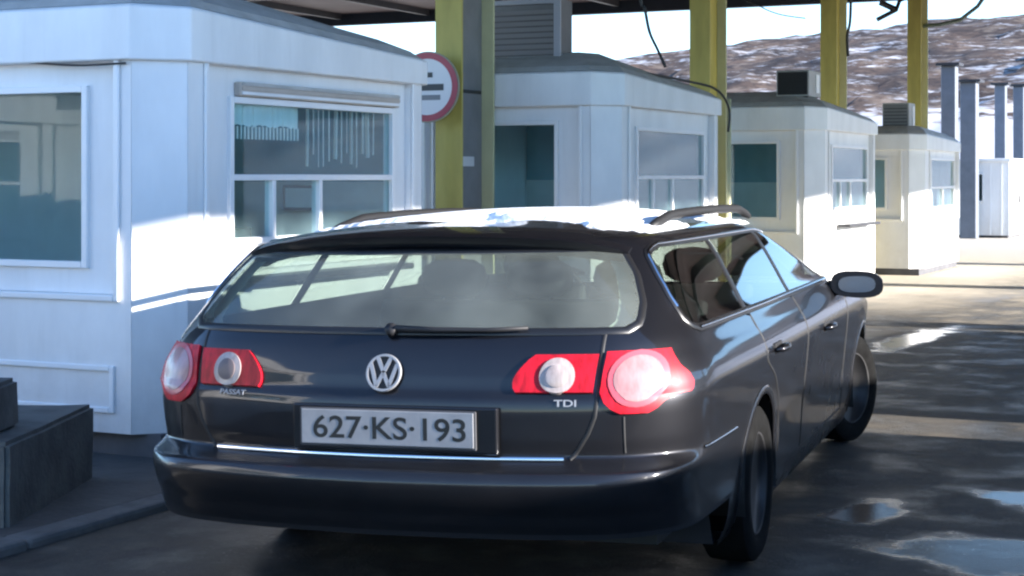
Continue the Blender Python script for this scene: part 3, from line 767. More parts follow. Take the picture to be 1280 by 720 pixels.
# tail lamps -------------------------------------------------------------
in_L = pl([(.885,.402),(.90,.394),(.93,.392),(.96,.404),(1.0,.43),(1.02,.452)]); in_R = pl([(.885,.615),(1.025,.625)])
ou_L = pl([(.812,.690),(.825,.668),(.85,.648),(.885,.634),(1.03,.645)]); 
ou_R = pl([(.812,.1325),(.825,.1375),(.85,.143),(.868,.150),(.874,.162),(.90,.168),(1.0,.178),(1.03,.180)])
def disc(name, cx, cz, r, m, parent, s, off, crown=0, r_in=0):
    nz = 15; rx, rz = r/CSX, r/CSZ
    zs = [cz - rz*math.cos(math.pi*q/(nz-1)) for q in range(nz)]
    h = lambda z: rx*math.sqrt(max(1e-4, 1-((z-cz)/rz)**2))
    return patch(name, zs, lambda z: Ux(cx-h(z), z), lambda z: Ux(cx+h(z), z), m, parent, s, off, 12, crown)
for s in (1, -1):
    t = patch('tail_light', list(np.linspace(.885, 1.022, 9)), lambda z: Ux(in_L(z), z), lambda z: Ux(in_R(z), z), RED, car, s, .010, 12)
    disc('lens_ring', .516, .945, .055, CLEAR, t, s, .015, .004); disc('lens', .516, .945, .034, DKLENS if s < 0 else CLEAR, t, s, .021, .004)
    t2 = patch('tail_light', [.812,.818,.83,.85,.868,.874,.885,.91,.94,.97,1.0,1.02,1.03], lambda z: Ux(ou_L(z), z), ou_R, RED, car, s, .010, 18)
    disc('lens_ring', .728, .932, .084, PINK, t2, s, .013, .0); disc('lens', .728, .932, .068, ROUND, t2, s, .0145, .003)
# panel gaps
for s in (1, -1):
    band('panel_gap', [(Ux(tg_edge(z), z), z) for z in np.linspace(.645, 1.10, 30)], .013, GAP, side=s, off=.0025)
    band('panel_gap', [(Ux(.70, z), z) for z in np.linspace(.665, .80, 12)], .008, GAP, side=s, off=.0025)
    for y in (2.17, 3.33):
        band('panel_gap', [(Uy(y, z), z) for z in np.linspace(.30, 1.07, 24)], .011, GAP, side=s, off=.0025)
    arc = []
    for a in np.linspace(5, 75, 12):
        y = RW + (ARCH+.10)/CSX*math.cos(R(a)); z = (WZ + (ARCH+.10)*math.sin(R(a)))/CSZ
        if z < 1.06: arc.append((Uy(y, z), z))
    band('panel_gap', arc + [(Uy(1.30, z), z) for z in np.linspace(.86, 1.07, 5)], .011, GAP, side=s, off=.0025)
    band('panel_gap', [(Uy(y, .30), .30) for y in np.linspace(1.62, 3.33, 20)], .011, GAP, side=s, off=.0025)
    # highlight on the bumper's top seam behind the wheel, drawn as a bright band
    band('seam_highlight', [(Uy(y, .645), .645) for y in np.linspace(.46, .86, 12)], .012, CHROME, side=s, off=.005)
    # arch lips and wheel wells
    for yc in (RW, FW):
        pts = []
        for a in np.linspace(-18, 198, 40):
            y = yc + (ARCH+.012)/CSX*math.cos(R(a)); z = (WZ + (ARCH+.012)*math.sin(R(a)))/CSZ
            if z > .18: pts.append((Uy(y, z), z))
        band('arch_lip', pts, .032, PAINT, side=s, off=.006)
        m = MB(); vs = []; xi, xo = .58*CSX, .885*CSX
        for a in np.linspace(-15, 195, 26):
            for x in (xi, xo): vs.append((x*s, yc*CSX + (ARCH+.004)*math.cos(R(a)), WZ + (ARCH+.004)*math.sin(R(a))))
        fs = [(2*i, 2*i+1, 2*i+3, 2*i+2) for i in range(25)] + [tuple(range(0, 52, 2))]
        m.add(vs, fs).build('wheel_well', GAP, car)
# tailgate fittings -------------------------------------------------------
zc = .640
band('chrome_strip', [(Ux(abs(x), zc+.004)*(1 if x >= 0 else -1), zc+.004) for x in np.linspace(-.54, .54, 40)], .018, CHROME, off=.012)
MB().box(-.72*CSX, .72*CSX, .48*CSX, .95*CSX, .255*CSZ, .346*CSZ).build('under_car_shade', GAP, car)  # black box added to stand for the shade under the car's tail
# number plate recess, plate and its characters
ys = (REAR_Y(.75)*CSX)
py = ys - .004
PR = MB(); z0, z1 = .665*CSZ, .838*CSZ
PX = .038; PR.box(PX-.30*CSX, PX+.33*CSX, py-.008, py+.02, z0, z1).build('plate_recess', PAINT, car, bevel=.006)
MB().box(PX-.272*CSX, PX+.272*CSX, py-.020, py-.012, .680*CSZ, .826*CSZ).build('plate_holder', mat('plate_holder', (.05,.05,.055), .5), car, bevel=.006)
pz0, pz1 = .690*CSZ, .820*CSZ
plate = MB().box(PX-.265*CSX, PX+.265*CSX, py-.0235, py-.0201, pz0, pz1).build('number_plate', mat('plate_face', (.31,.31,.32), .4, var=.2, vscale=9), car, bevel=.003)
vs, fs = text_mesh('627·KS·193', .125, .0002, 1.0)
w = max(v[0] for v in vs)-min(v[0] for v in vs); hgt = max(v[1] for v in vs)-min(v[1] for v in vs)
kx = .47*CSX/w; kz = (pz1-pz0)*.66/hgt; cx_ = (max(v[0] for v in vs)+min(v[0] for v in vs))/2; cz_ = (max(v[1] for v in vs)+min(v[1] for v in vs))/2
MB().add([((v[0]-cx_)*kx+.008+PX, py-.0238-v[2], (v[1]-cz_)*kz+(pz0+pz1)/2) for v in vs], fs).build('lettering', mat('plate_black', (.012,.012,.012), .5), plate)
# round emblem
def emblem():
    c = np.array(grid_eval(0, .952)); n = grid_nrm(0, .952); tilt = math.atan2(n[2], -n[1])
    Rr = .062; th = .006
    def fn(a, b, h): return (a+.012, c[1] - (.006+h)*math.cos(tilt) + b*math.sin(tilt), c[2] + b*math.cos(tilt) + (.006+h)*math.sin(tilt))
    t = MB().prism([(Rr*.97*math.cos(w), Rr*.97*math.sin(w)) for w in np.linspace(0, 2*math.pi, 40)[:-1]], 0, .004, fn).build('emblem', BLACK, car)
    m = MB(); k = 40; vs = []
    for w in np.linspace(0, 2*math.pi, k+1)[:-1]:
        for r, h in ((Rr*1.0, .003), (Rr*.97, .010), (Rr*.86, .010), (Rr*.83, .003)): vs.append(fn(r*math.cos(w), r*math.sin(w), h))
    m.add(vs, [(i*4+q, i*4+q+1, ((i+1)%k)*4+q+1, ((i+1)%k)*4+q) for i in range(k) for q in range(3)])
    def stroke(a, b, w=.0125):
        a = np.array(a)*Rr; b = np.array(b)*Rr; d = (b-a)/np.linalg.norm(b-a); s_ = np.array([-d[1], d[0]])*w/2
        m.prism([tuple(a+s_), tuple(b+s_), tuple(b-s_), tuple(a-s_)], .004, .0095, fn)
    stroke((-.38,.80),(-.04,.10)); stroke((.38,.80),(.04,.10))
    stroke((-.74,.46),(-.34,-.72)); stroke((-.36,-.72),(0,-.02)); stroke((0,-.02),(.36,-.72)); stroke((.34,-.72),(.74,.46))
    m.build('letter_ring', SILVER, t)
emblem()
def badge(txt, x, z, size, w_):
    vs, fs = text_mesh(txt, size, .001, 1.0); ww = max(v[0] for v in vs)-min(v[0] for v in vs); k = w_/ww
    U = Ux(abs(x), z); s_ = 1 if x > 0 else -1; c = grid_eval(U, z); n = grid_nrm(U, z); e = .01; tg = grid_eval(U+e, z)-grid_eval(U-e, z); tg /= np.linalg.norm(tg); up = np.cross(n, tg)*1.0
    if up[2] < 0: up = -up
    out = []
    for v in vs:
        p = c + (n*(.004+v[2]))+ tg*(v[0]*k*s_) + up*v[1]; out.append((p[0]*s_, p[1], p[2]))
    MB().add(out, fs).build('model_badge', SILVER, car)
badge('PASSAT', -.49, .862, .024, .105)
badge('TDI', .545, .850, .030, .070)
# roof spoiler and rails ----------------------------------------------------
def spoiler():
    vs = []; n = 29
    for i in range(n):
        x = -.63 + 1.26*i/(n-1); a = abs(x)/.63; xx = x*CSX
        yb = (.400 + .10*a**2.5 + .045*a**8)*CSX; drop = .006*a**2 + .030*a**7
        zt = (1.470 - .028*a**2.2)*CSZ - drop
        vs += [(xx, yb+.26, zt+.018-.02*a**6), (xx, yb+.04, zt+.002), (xx, yb, zt-.010), (xx, yb+.004, zt-.020), (xx, yb+.045, zt-.064), (xx, yb+.12, zt-.066)]
    fs = [(i*6+k, i*6+k+1, (i+1)*6+k+1, (i+1)*6+k) for i in range(n-1) for k in range(5)] + [tuple(range(6)), tuple((n-1)*6+k for k in range(6))]
    o = MB().add(vs, fs).build('roof_spoiler', PAINT, car, smooth=True); o.data.set_sharp_from_angle(angle=R(50))
spoiler()
for s in (1, -1):
    pts = []
    for q in np.linspace(0, 1, 22):
        y = 1.05 + q*1.75; lift = .034*min(1, math.sin(math.pi*min(1, max(0, q)))*2.2)
        x = .585 - .03*abs(q-.45)
        pts.append((x*CSX*s, y*CSX, (1.468 + .026*math.sin(math.pi*(.12+.76*q)))*CSZ + lift - .012))
    MB().tube(pts, [.014]+[.019]*20+[.014], 8).build('roof_rail', GAP, car, smooth=True)
# handles, mirrors ----------------------------------------------------------
for s in (1, -1):
    for y, z in ((1.50, .895), (2.66, .862)):
        c = grid_eval(Uy(y, z), z); n = grid_nrm(Uy(y, z), z)
        MB().box(-.008, .004, -.075, .075, -.022, .022).build('handle_cup', GAP, car, bevel=.006).matrix_local = Matrix.Translation((c[0]*s, c[1], c[2]))
        m = MB().tube([(c[0]*s + n[0]*s*o_, c[1]+dy, c[2]+dz) for o_, dy, dz in ((.004,-.085,-.004), (.030,-.06,0), (.036,0,.002), (.030,.06,.002), (.004,.085,0))], [.008,.013,.014,.013,.008], 8)
        m.build('door_handle', PAINT, car, smooth=True)
    # door mirror: rounded shell on a short stalk
    cx, cy, cz = .985*CSX*s, 3.10*CSX, 1.055*CSZ
    vs = []; nr, na = 7, 20
    for k in range(nr):
        q = k/(nr-1); sc = math.sqrt(max(.02, 1-(q*.98)**2.2)); yy = cy + .13*q
        for a in range(na):
            w = 2*math.pi*a/na; px = math.copysign(abs(math.cos(w))**.7, math.cos(w)); pz = math.copysign(abs(math.sin(w))**.75, math.sin(w))
            vs.append((cx + .125*px*sc, yy + .02*px*s, cz + (.066*pz - .006*px*s)*sc))
    fs = [(k*na+a, k*na+(a+1)%na, (k+1)*na+(a+1)%na, (k+1)*na+a) for k in range(nr-1) for a in range(na)] + [tuple(range(na)), tuple((nr-1)*na+a for a in range(na))]
    mr_ = MB().add(vs, fs).build('door_mirror', PAINT, car, smooth=True); mr_.data.set_sharp_from_angle(angle=R(60))
    gv = []
    for a in range(na):
        w = 2*math.pi*a/na; px = math.copysign(abs(math.cos(w))**.7, math.cos(w)); pz = math.copysign(abs(math.sin(w))**.75, math.sin(w))
        gv.append((cx + .088*px, cy - .003 + .02*px*s*.7, cz + .040*pz))
    MB().add(gv, [tuple(range(na))]).build('mirror_glass', mat('mirror_glass', (.55,.57,.6), .04, 1.0), mr_)
    b = grid_eval(Uy(3.13, 1.05), 1.05)
    MB().tube([(b[0]*s*.985, b[1], b[2]-.005), ((b[0]*s+cx-.10*s)/2, cy+.05, cz-.035), (cx-.07*s, cy+.05, cz-.035)], [.035,.024,.024], 10).build('mirror_stalk', BLACK, mr_, smooth=True)
# wheels --------------------------------------------------------------------
def wheel(x, y, steer, s):
    h = WR; hw = .095
    t = MB().lathe([(-hw*.8, h*.62), (-hw, h*.72), (-hw, h*.90), (-hw*.82, h*.985), (-hw*.35, h), (hw*.35, h), (hw*.82, h*.985), (hw, h*.90), (hw, h*.72), (hw*.8, h*.64)], 44).build('wheel', RUB, car, smooth=True)
    t.data.set_sharp_from_angle(angle=R(40))
    r = MB().lathe([(hw*.84, h*.66), (hw*.90, h*.645), (hw*.70, h*.60), (hw*.1, h*.58), (hw*.05, h*.2), (hw*.1, 0.0)], 44)
    r.build('rim', RIM, t, smooth=True)
    for k in range(5):
        a = 2*math.pi*k/5 + .3; sp = MB()
        for da in (-.13, .13):
            f = lambda q, b, hh, a=a+da: (hh, q*math.cos(a)-b*math.sin(a), q*math.sin(a)+b*math.cos(a))
            sp.prism([(h*.10,-.014),(h*.62,-.012),(h*.62,.012),(h*.10,.014)], hw*.35, hw*.72, f)
        sp.build('spoke', RIM, t, bevel=.004)
    MB().lathe([(hw*.3, h*.14), (hw*.78, h*.13), (hw*.82, h*.10), (hw*.82, 0)], 24).build('hub_cap', RIM, t, smooth=True)
    for i in range(5):
        pass
    t.location = (x*CSX*s, y*CSX, WZ - .018*x*CSX*s); t.rotation_euler = (0, .018, (0 if s > 0 else math.pi) + steer)
    return t
for s in (1, -1):
    wheel(.800, RW, 0, s); wheel(.785, FW, -R(19), s)
# cabin -----------------------------------------------------------------------
def seat(x, y, w, head=True):
    m = MB(); prof = [(.0,.42),(.06,.50),(.02,.95),(-.05,1.10),(-.13,1.09),(-.09,.9),(-.10,.42)]
    m.prism(prof, -w/2, w/2, lambda a, b, h: ((x+h)*CSX, (y-a)*CSX, b*CSZ)); m.build('seat', SEATM, car, bevel=.02)
    for hx in ([0] if head else [-.34, 0, .34]):
        hm_ = MB(); vs = []; na, nr = 14, 7
        for k in range(nr):
            e = math.pi*k/(nr-1)
            for a in range(na):
                w_ = 2*math.pi*a/na
                vs.append(((x+hx)*CSX + .15*math.copysign(abs(math.sin(e)*math.cos(w_))**.7, math.cos(w_)), (y+.08)*CSX + .055*math.sin(e)*math.sin(w_), 1.20*CSZ + .085*math.copysign(abs(math.cos(e))**.8, math.cos(e))))
        hm_.add(vs, [(k*na+a, k*na+(a+1)%na, (k+1)*na+(a+1)%na, (k+1)*na+a) for k in range(nr-1) for a in range(na)])
        hm_.tube([((x+hx)*CSX-.05, (y+.08)*CSX, 1.05*CSZ), ((x+hx)*CSX-.05, (y+.08)*CSX, 1.14*CSZ)], .007, 6).tube([((x+hx)*CSX+.05, (y+.08)*CSX, 1.05*CSZ), ((x+hx)*CSX+.05, (y+.08)*CSX, 1.14*CSZ)], .007, 6)
        hm_.build('headrest', SEATM, car, smooth=True)
seat(0, 1.55, 1.26, False); seat(-.36, 2.55, .50); seat(.36, 2.55, .50)
MB().box(-.62*CSX, .62*CSX, .30*CSX, 1.50*CSX, .95*CSZ, .965*CSZ).build('luggage_cover', SEATM, car, bevel=.005)
MB().prism([(3.05,.62),(3.02,.98),(3.2,1.02),(3.5,1.0),(3.5,.62)], -.72*CSX, .72*CSX, lambda a,b,h:(h, a*CSX, b*CSZ)).build('dashboard', BLACK, car, bevel=.02)
sw_ = MB(); pts = [(-.36*CSX + .185*math.cos(a), 2.92*CSX - .06*math.sin(a), .98*CSZ + .165*math.sin(a)) for a in np.linspace(0, 2*math.pi, 29)[:-1]]
sw_.tube(pts, .014, 8, True); sw_.tube([(-.36*CSX-.18, 2.92*CSX, .98*CSZ), (-.36*CSX+.18, 2.92*CSX, .98*CSZ)], .014, 6)
sw_.build('steering_wheel', BLACK, car, smooth=True)
for s in (1, -1):                                                # pale trim behind the rear side glass
    pts = []; vs = []
    for z in np.linspace(1.09, 1.40, 8):
        a = grid_eval(max(Ux(.60, z), gl_R(z)-.012), z)*np.array([.95,1,1]) + np.array([0,.04,0]); b = grid_eval(Uy(sw_rear(z)-.01, z), z)*np.array([.95,1,1])
        vs += [a, b]
    MB().add(mir(vs, s), [(2*i, 2*i+1, 2*i+3, 2*i+2) for i in range(7)]).build('pillar_trim', TRIM, car)
rl = MB(); vs = []
for y in np.linspace(.62, 2.3, 8):
    for x in np.linspace(-.56, .56, 9): vs.append((x*CSX, y*CSX, (1.415 - .03*(x/.56)**2)*CSZ))
rl.add(vs, [(i*9+k, i*9+k+1, (i+1)*9+k+1, (i+1)*9+k) for i in range(7) for k in range(8)]).build('roof_lining', TRIM, car)

# snow left on the car's roof ----------------------------------------------------
def roof_z(x, y):
    """height of the roof skin at car x, y (scaled metres)"""
    R_ = GS[NZ-1:]; P = R_.reshape(-1, 3); d = (P[:,0]-abs(x))**2 + (P[:,1]-y)**2; k = np.argsort(d)[:4]; w = 1/(d[k]+1e-5); return float((P[k,2]*w).sum()/w.sum())
def roof_snow():
    nx, ny = 120, 170; xs = np.linspace(-.62*CSX, .62*CSX, nx); yv = np.linspace(.50*CSX, 2.7*CSX, ny); vs, key, fs = [], {}, []
    H = np.zeros((ny, nx))
    for j, y in enumerate(yv):
        for i, x in enumerate(xs):
            q = noise.fractal(Vector((x*2.1, y*1.6, 4.2)), 1.0, 2.0, 3)
            yy = y/CSX; xx = x/CSX
            edge = (.60-abs(xx))/.12
            cov = q*.34 + min(1, max(-1, (yy-.95)/.22)) * (.62 if xx < .42 else .20) - (.5 if edge < 0 else 0) - max(0, (yy-2.55))*4
            if xx > .40: cov += .18*math.sin(yy*6+1) + q*.5
            H[j,i] = cov
    for j in range(ny-1):
        for i in range(nx-1):
            if max(H[j,i], H[j,i+1], H[j+1,i+1], H[j+1,i]) > -.04:
                f = []
                for a, b in ((j,i),(j,i+1),(j+1,i+1),(j+1,i)):
                    if (a,b) not in key:
                        key[a,b] = len(vs); x, y = xs[b], yv[a]
                        vs.append((x, y, roof_z(x, y) + max(-.010, min(.012, H[a,b]*.07))))
                    f.append(key[a,b])
                fs.append(f)
    o = MB().add(vs, fs).build('roof_snow', SNOW, None, smooth=True)
    o.location = car.location; o.rotation_euler = car.rotation_euler
    tag(o, 'thin melting layer of white snow lying on the roof of the dark car', 'snow', kind='stuff')
roof_snow()
# ------------------------------------------------------------------ things on and around the booths
# roof units
def frame_unit():
    t = thing('ventilation_unit', 'big louvred metal ventilation box on the roof of the second booth', 'ventilation unit', (-5.80, 13.05, 2.36))
    w, d, h = .80, .26, .56
    MB().box(-w, 0, 0, d, 0, h).build('casing', mat('vent_casing', (.16,.15,.15), .5, var=.2), t, bevel=.006)
    m = MB(); e = .05
    m.box(-w-.01, -w+e, -.03, -.001, 0, h+.005); m.box(-e, .012, -.03, -.001, 0, h+.005); m.box(-w+e, -e, -.03, -.001, h-e*.8, h+.005); m.box(-w+e, -e, -.03, -.001, 0, e*.7)
    m.build('front_frame', mat('vent_frame', (.34,.33,.36), .45), t, bevel=.004)
    s0_ = None
    for k in range(9):
        if s0_ is None:
            s0_ = MB().add([(-w+e, -.022, 0), (-e, -.022, 0), (-e, -.004, .038), (-w+e, -.004, .038), (-w+e, -.018, 0), (-e, -.018, 0), (-e, -.0, .038), (-w+e, -.0, .038)], [(0,1,2,3),(4,5,6,7),(0,1,5,4),(2,3,7,6)]).build('louvre', mat('vent_louvre', (.24,.22,.22), .5), t); o = s0_
        else:
            o = s0_.copy(); COL.objects.link(o); o.parent = t
        o.location = (0, 0, e*.75 + k*.0495)
    for x in (-w+.08, -.08): MB().box(x-.03, x+.03, .03, d-.03, -.07, 0).build('foot', DARKM, t)
    t.location.z += .05
frame_unit()
def ac_unit(label, loc, w, d, h, fc):
    t = thing('air_conditioner', label, 'air conditioner', loc, 0, 'air conditioners on the booth roofs')
    MB().box(-w, 0, 0, d, 0, h).build('casing', mat('ac_casing', (.40,.39,.38), .5, var=.15), t, bevel=.01)
    f = MB().box(-w+.02, -.02, -.012, -.001, .02, h-.02).build('grille', fc, t)
    for k in range(6):
        MB().box(-w+.03, -.03, -.018, -.0125, .04+k*(h-.08)/6, .05+k*(h-.08)/6).build('grille_bar', BLACK, f)
    MB().box(.001, .012, d*.55, d*.8, .05, h-.04).build('side_panel', PVC, t)
    for x in (-w+.06, -.06): MB().box(x-.025, x+.025, .04, d-.04, -.08, 0).build('foot', DARKM, t)
ac_unit('black grilled air conditioner on the roof of the third booth', (-5.36, 19.3, 2.40), .40, .52, .31, BLACK)
ac_unit('grey air conditioner with a white side panel on the small fourth booth', (-5.42, 25.0, 2.17), .40, .42, .38, GREYP)

# round traffic sign at the first gap
def sign():
    t = thing('round_sign', 'round white traffic sign with red rim, half hidden behind the nearest booth', 'traffic sign', (-6.37, 11.72, .062))
    zc = 2.10; rr = .285
    fn = lambda a, b, h: (a, h, zc + b)
    n = 48; circ = lambda r: [(r*math.cos(w), r*math.sin(w)) for w in np.linspace(0, 2*math.pi, n+1)[:-1]]
    MB().prism(circ(rr), 0, .018, fn).build('plate_back', mat('sign_back', (.32,.30,.22), .45), t)
    MB().prism(circ(rr*.80), -.004, -.0005, fn).build('sign_face', mat('sign_white', (.74,.72,.74), .35), t)
    vs = []
    for w in np.linspace(0, 2*math.pi, n+1)[:-1]:
        for r, h in ((rr*.965, -.001), (rr*.965, -.006), (rr*.79, -.006), (rr*.79, -.001)): vs.append(fn(r*math.cos(w), r*math.sin(w), h))
    MB().add(vs, [(i*4+q, i*4+q+1, ((i+1)%n)*4+q+1, ((i+1)%n)*4+q) for i in range(n) for q in range(3)]).build('red_rim', mat('sign_red', (.36,.03,.06), .35), t)
    blk = mat('sign_black', (.03,.03,.035), .4)
    MB().box(-.19, .15, -.008, -.0045, zc-.03, zc+.022).build('black_bar', blk, t)
    MB().box(-.10, .12, -.008, -.0045, zc-.105, zc-.065).build('text_line', mat('sign_grey', (.2,.2,.22), .4), t)
    MB().box(-.06, .05, -.008, -.0045, zc+.075, zc+.115).build('text_line', blk, t)
    MB().tube([(-.02, .045, 0), (-.02, .045, zc+.2)], .028, 12).build('pole', mat('sign_pole', (.42,.41,.40), .45), t, smooth=True)
    MB().tube([(-.02, .045, .98), (-.02, .045, 1.0)], .034, 12).build('clamp', DARKM, t)
    MB().box(-.05, .01, .018, .05, zc-.02, zc+.02).build('bracket', DARKM, t)
sign()

# concrete blocks at the left edge
def block(name, label, p0, p1, w, z0, z1, chip):
    """block whose right face runs p0 -> p1 on the ground, going w to the left"""
    a = Vector(p0); b = Vector(p1); d = (b-a).normalized(); nrm = Vector((-d.y, d.x))
    ln = (b-a).length
    t = bpy.data.objects.new('x', None); bpy.data.objects.remove(t)
    bm = bmesh.new(); bmesh.ops.create_cube(bm, size=1)
    for v in bm.verts: v.co = Vector(((v.co.x-.5)*w, (v.co.y+.5)*ln, (v.co.z+.5)*(z1-z0)))
    bmesh.ops.bevel(bm, geom=bm.edges[:], offset=.018, segments=2, affect='EDGES')
    bmesh.ops.subdivide_edges(bm, edges=[e for e in bm.edges if e.calc_length() > .15], cuts=7, use_grid_fill=True)
    for v in bm.verts: v.co += Vector(noise.noise_vector(v.co*4+Vector((chip,0,0))))*.007
    me = bpy.data.meshes.new(name); bm.to_mesh(me); bm.free(); me.materials.append(CONC)
    o = bpy.data.objects.new(name, me); COL.objects.link(o); o.location = (a.x, a.y, z0); o.rotation_euler = (0,0, math.atan2(d.y, d.x)-math.pi/2)
    tag(o, label, 'concrete block', 'concrete blocks at the left edge'); return o
block('concrete_block', 'long low grey concrete block on the ground at the left edge', (-4.72, 5.17), (-5.16, 6.22), 1.2, .0, .375, 1)
block('concrete_block', 'smaller concrete block set on top of the long low block', (-4.83, 5.12), (-5.01, 5.55), .7, .376, .585, 5)

# cables
def cable(label, pts, r, n=24):
    P = [Vector(p) for p in pts]; out = []
    for i in range(len(P)-1):
        p0 = P[max(0,i-1)]; p1 = P[i]; p2 = P[i+1]; p3 = P[min(len(P)-1,i+2)]
        for k in range(8):
            t = k/8; out.append(.5*((2*p1)+(p2-p0)*t+(2*p0-5*p1+4*p2-p3)*t*t+(3*p1-p0-3*p2+p3)*t**3))
    out.append(P[-1])
    tag(MB().tube(out, r, 6).build('cable', CABLE, smooth=True), label, 'cable', 'loose black cables on the booths and canopy')
cable('black cable hanging from the canopy onto the roof of the second booth', [(-5.303,13.649,4.79),(-5.30,13.65,3.132),(-5.265,13.667,2.922),(-5.227,13.685,2.712),(-5.164,13.716,2.558),(-5.101,13.746,2.404)], .014)
cable('black cable looping over the roof edge and down the corner of the second booth', [(-5.50,12.84,2.40),(-5.303,13.649,2.36),(-5.25,14.651,2.337),(-5.10,15.1,2.276),(-5.05,15.35,2.105),(-5.06,15.36,1.875)], .012)
cable('black cable hanging straight down beside the third yellow column', [(-6.05,24.05,4.79),(-6.063,24.042,3.786),(-6.105,24.022,3.495),(-6.094,24.027,3.2)], .022)
cable('thin wire sagging from the canopy between the second and third yellow columns', [(-7.25,22.0,4.79),(-7.111,22.098,3.992),(-6.862,22.217,3.794),(-6.614,22.336,3.683),(-6.33,22.6,3.64)], .009)
cable('thin black cable running along the top of the nearest booth front wall', [(-7.1,6.708,2.02),(-6.295,6.70,2.06),(-5.971,6.70,2.035),(-5.656,6.70,2.012),(-5.36,6.70,2.015)], .006)
pp = tag(MB().tube([(-5.11,15.53,.07),(-5.11,15.53,2.2)], .022, 10).build('drain_pipe', YELP, smooth=True), 'pale upright pipe at the far corner of the second booth', 'pipe')
# lamp arms on the farthest column
la = thing('lamp_arm', 'pair of dark bent lamp arms near the top of the farthest yellow column', 'lamp arm', (-6.35, 30.3, 4.1))
def arm(name, pts, r, m): return MB().tube([(p[0]+6.35, p[1]-30.3, p[2]-4.1) for p in pts], r, 8).build(name, m, la)
GRN = mat('green_grey_arm', (.10,.13,.11), .5)
arm('arm', [(-6.30,30.2,4.155),(-5.993,30.2,4.165),(-5.67,30.33,4.245),(-5.387,30.466,4.488),(-5.25,30.5,4.70)], .035, GRN)
arm('arm', [(-6.40,29.95,4.70),(-6.65,29.9,4.60),(-6.70,29.86,4.43),(-7.01,29.7,4.25)], .04, DARKM)
h = arm('lamp_head', [(-6.959,29.712,4.56),(-6.72,29.84,4.44)], .055, DARKM)
# posts and hut beyond the booths
post(-7.248, 37.558, 3.90, .16, 'bare grey post with a dark cap rising behind the small fourth booth')
post(-7.26, 40.0, 3.66, .185, 'thick blue grey post standing in front of the far hut')
post(-7.402, 45.247, 3.86, .14, 'blue grey post rising behind the roof of the far hut')
post(-7.123, 46.49, 3.88, .14, 'blue grey post at the right edge of the picture, behind the far hut')
def hut():
    t = thing('guard_hut', 'far small white hut with one dark window at the right edge', 'hut', (-6.42, 40.45, 0))
    W, L_, H_ = 1.75, 3.2, 1.80
    m = MB(); fn = lambda x, y, z: (x, y, z)
    wx0, wx1, z0, z1 = -1.02, -.62, .88, 1.50
    for a in ((-W, wx0, .06, H_), (wx1, 0, .06, H_), (wx0, wx1, .06, z0), (wx0, wx1, z1, H_)): m.box(a[0], a[1], 0, .05, a[2], a[3])
    m.build('wall', WHITE, t)
    m = MB(); m.box(-.05, 0, .05, .5, .06, H_); m.box(-.05, 0, 1.4, L_, .06, H_); m.box(-.05, 0, .5, 1.4, 1.65, H_); m.box(-W, -W+.05, .05, L_, .06, H_); m.box(-W+.05, -.05, L_-.05, L_, .06, H_); m.build('wall', WHITE, t)
    d = MB().box(-.04, .012, .505, 1.395, .07, 1.645).build('door', PVC, t); MB().box(.0125, .05, 1.28, 1.33, .8, 1.0).build('handle', BLACK, d)
    f = MB(); e = .03
    f.box(wx0-e, wx0, -.02, .03, z0-e, z1+e); f.box(wx1, wx1+e, -.02, .03, z0-e, z1+e); f.box(wx0, wx1, -.02, .03, z1, z1+e); f.box(wx0, wx1, -.02, .03, z0-e, z0)
    w = f.build('window_frame', PVC, t); MB().box(wx0, wx1, .01, .018, z0, z1).build('pane', KGLASS, w)
    MB().box(-.45, -.42, -.02, -.001, .07, H_-.06).build('cover_strip', PVC, t); MB().box(-.20, -.17, -.02, -.001, .07, H_-.06).build('cover_strip', PVC, t)
    MB().box(-W-.05, .05, -.06, L_+.05, H_, H_+.08).build('roof', WHITE, t, bevel=.02)
    MB().box(-W+.05, -.05, .08, L_-.05, .0, .055).build('plinth', PLINTH, t)
hut()

# inside the nearest booth -------------------------------------------------
def blind():
    t = thing('vertical_blind', 'white vertical strip blind inside the lane window of the nearest booth', 'blind', (LX-.095, 6.72+1.42, 1.50))
    MB().box(-.02, .02, 0, .82, .365, .39).build('head_rail', PVC, t)
    s0_ = None
    for k in range(13):
        if s0_ is None: s0_ = MB().box(-.002, .002, -.024, .024, 0, .36).build('strip', BLIND, t); o = s0_
        else: o = s0_.copy(); COL.objects.link(o); o.parent = t
        o.location = (random.uniform(-.006,.006), .035+k*.0625, random.uniform(.0,.09)); o.rotation_euler = (random.uniform(-.06,.06), 0, R(random.uniform(25,60)))
    t2 = thing('lace_valance', 'short white fringed valance at the top of the nearest booth lane window', 'curtain', (LX-.095, 6.72+.66, 1.68))
    m = MB(); vs = []
    for i in range(41):
        y = .70*i/40; x = .012*math.sin(i*1.1)
        for z in (.20, .03+.02*abs(math.sin(i*.8))): vs.append((x, y, z))
    m.add(vs, [(2*i, 2*i+1, 2*i+3, 2*i+2) for i in range(40)]).build('cloth', BLIND, t2)
    f = MB()
    for i in range(0, 41, 2):
        y = .70*i/40; f.box(-.004, .004, y-.005, y+.005, -.03, .04)
    f.build('fringe', BLIND, t2)
blind()
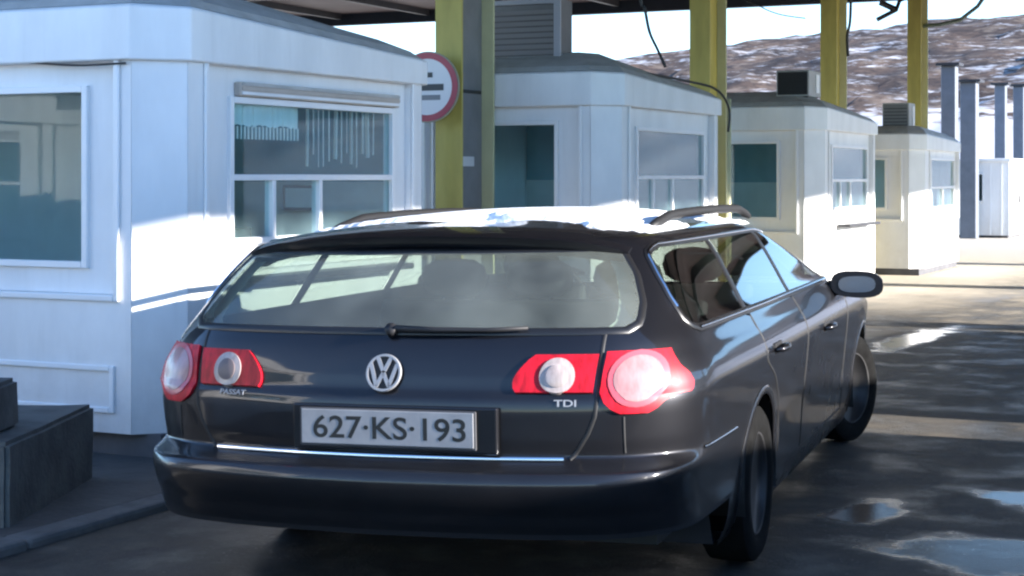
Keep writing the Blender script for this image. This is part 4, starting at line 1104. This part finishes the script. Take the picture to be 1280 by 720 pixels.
def chair(label, loc, rz):
    t = thing('office_chair', label, 'chair', loc, rz)
    m = MB(); vs = []
    for i in range(9):
        a = (i-4)/4; 
        for k in range(7):
            b = k/6; w = .23*(1-.25*b**3); vs.append((a*w, .05*a*a + .06*b*b, .52+.50*b))
    n0 = len(vs); vs += [(x, y+.05, z) for x, y, z in vs]
    fs = [(i*7+k, i*7+k+1, (i+1)*7+k+1, (i+1)*7+k) for i in range(8) for k in range(6)]; fs += [tuple(n0+q for q in f[::-1]) for f in fs]
    loop = [i*7 for i in range(9)] + [8*7+k for k in range(1,7)] + [i*7+6 for i in range(7,-1,-1)] + [k for k in range(5,0,-1)]
    fs += [(loop[q], loop[(q+1)%len(loop)], n0+loop[(q+1)%len(loop)], n0+loop[q]) for q in range(len(loop))]
    m.add(vs, fs).build('backrest', CHAIRM, t, smooth=True)
    MB().box(-.23, .23, -.42, .02, .40, .48).build('seat', CHAIRM, t, bevel=.03)
    MB().tube([(0,-.2,.08),(0,-.2,.40)], .03, 10).build('post', DARKM, t)
    for k in range(5):
        a = 2*math.pi*k/5; MB().tube([(0,-.2,.08),(.26*math.cos(a),-.2+.26*math.sin(a),.03)], [.022,.016], 8).build('leg', DARKM, t)
    MB().tube([(0,.03,.55),(0,.0,.42)], .02, 8).build('back_bar', DARKM, t)
chair('dark office chair just inside the lane window of the nearest booth', (LX-.45, 6.72+.95, .185), R(200))
chair('dark red brown chair behind the front window of the nearest booth', (LX-.62, 6.72+.55, .185), R(10))
dk = thing('desk', 'dark brown desk under the lane window inside the nearest booth', 'desk', (LX-.08, 6.72+.35, .185))
MB().box(-.42, 0, 0, 2.1, .70, .735).build('desk_top', WOOD, dk, bevel=.005)
for y in (.05, 2.05):
    MB().box(-.38, -.03, y-.02, y+.02, 0, .70).build('side_panel', WOOD, dk)
MB().box(-.12, -.06, .3, .62, .736, .98).build('x', BLACK).name = 'monitor'
mo = bpy.data.objects['monitor']; mo.location = dk.location; tag(mo, 'small dark monitor on the desk in the nearest booth', 'monitor')
cb = thing('cabinet', 'pale cabinet against the inner wall of the nearest booth', 'cabinet', (LX-1.62, 6.72+2.3, .185))
MB().box(-.4, .25, -.2, .2, 0, 1.15).build('body', INWALL, cb, bevel=.006)
for x in (-.39, -.06):
    d = MB().box(x, x+.30, -.215, -.201, .05, 1.10).build('door', PVC, cb); MB().box(x+.25, x+.27, -.24, -.216, .55, .68).build('handle', DARKM, d)
no = thing('wall_notice', 'small framed notice on the inner wall of the nearest booth', 'notice', (LX-.95, 6.72+2.7, 1.22))
MB().box(-.13, .13, 0, .015, 0, .17).build('frame', WOOD, no); MB().box(-.11, .11, -.003, -.0005, .02, .15).build('sheet', BLIND, no)
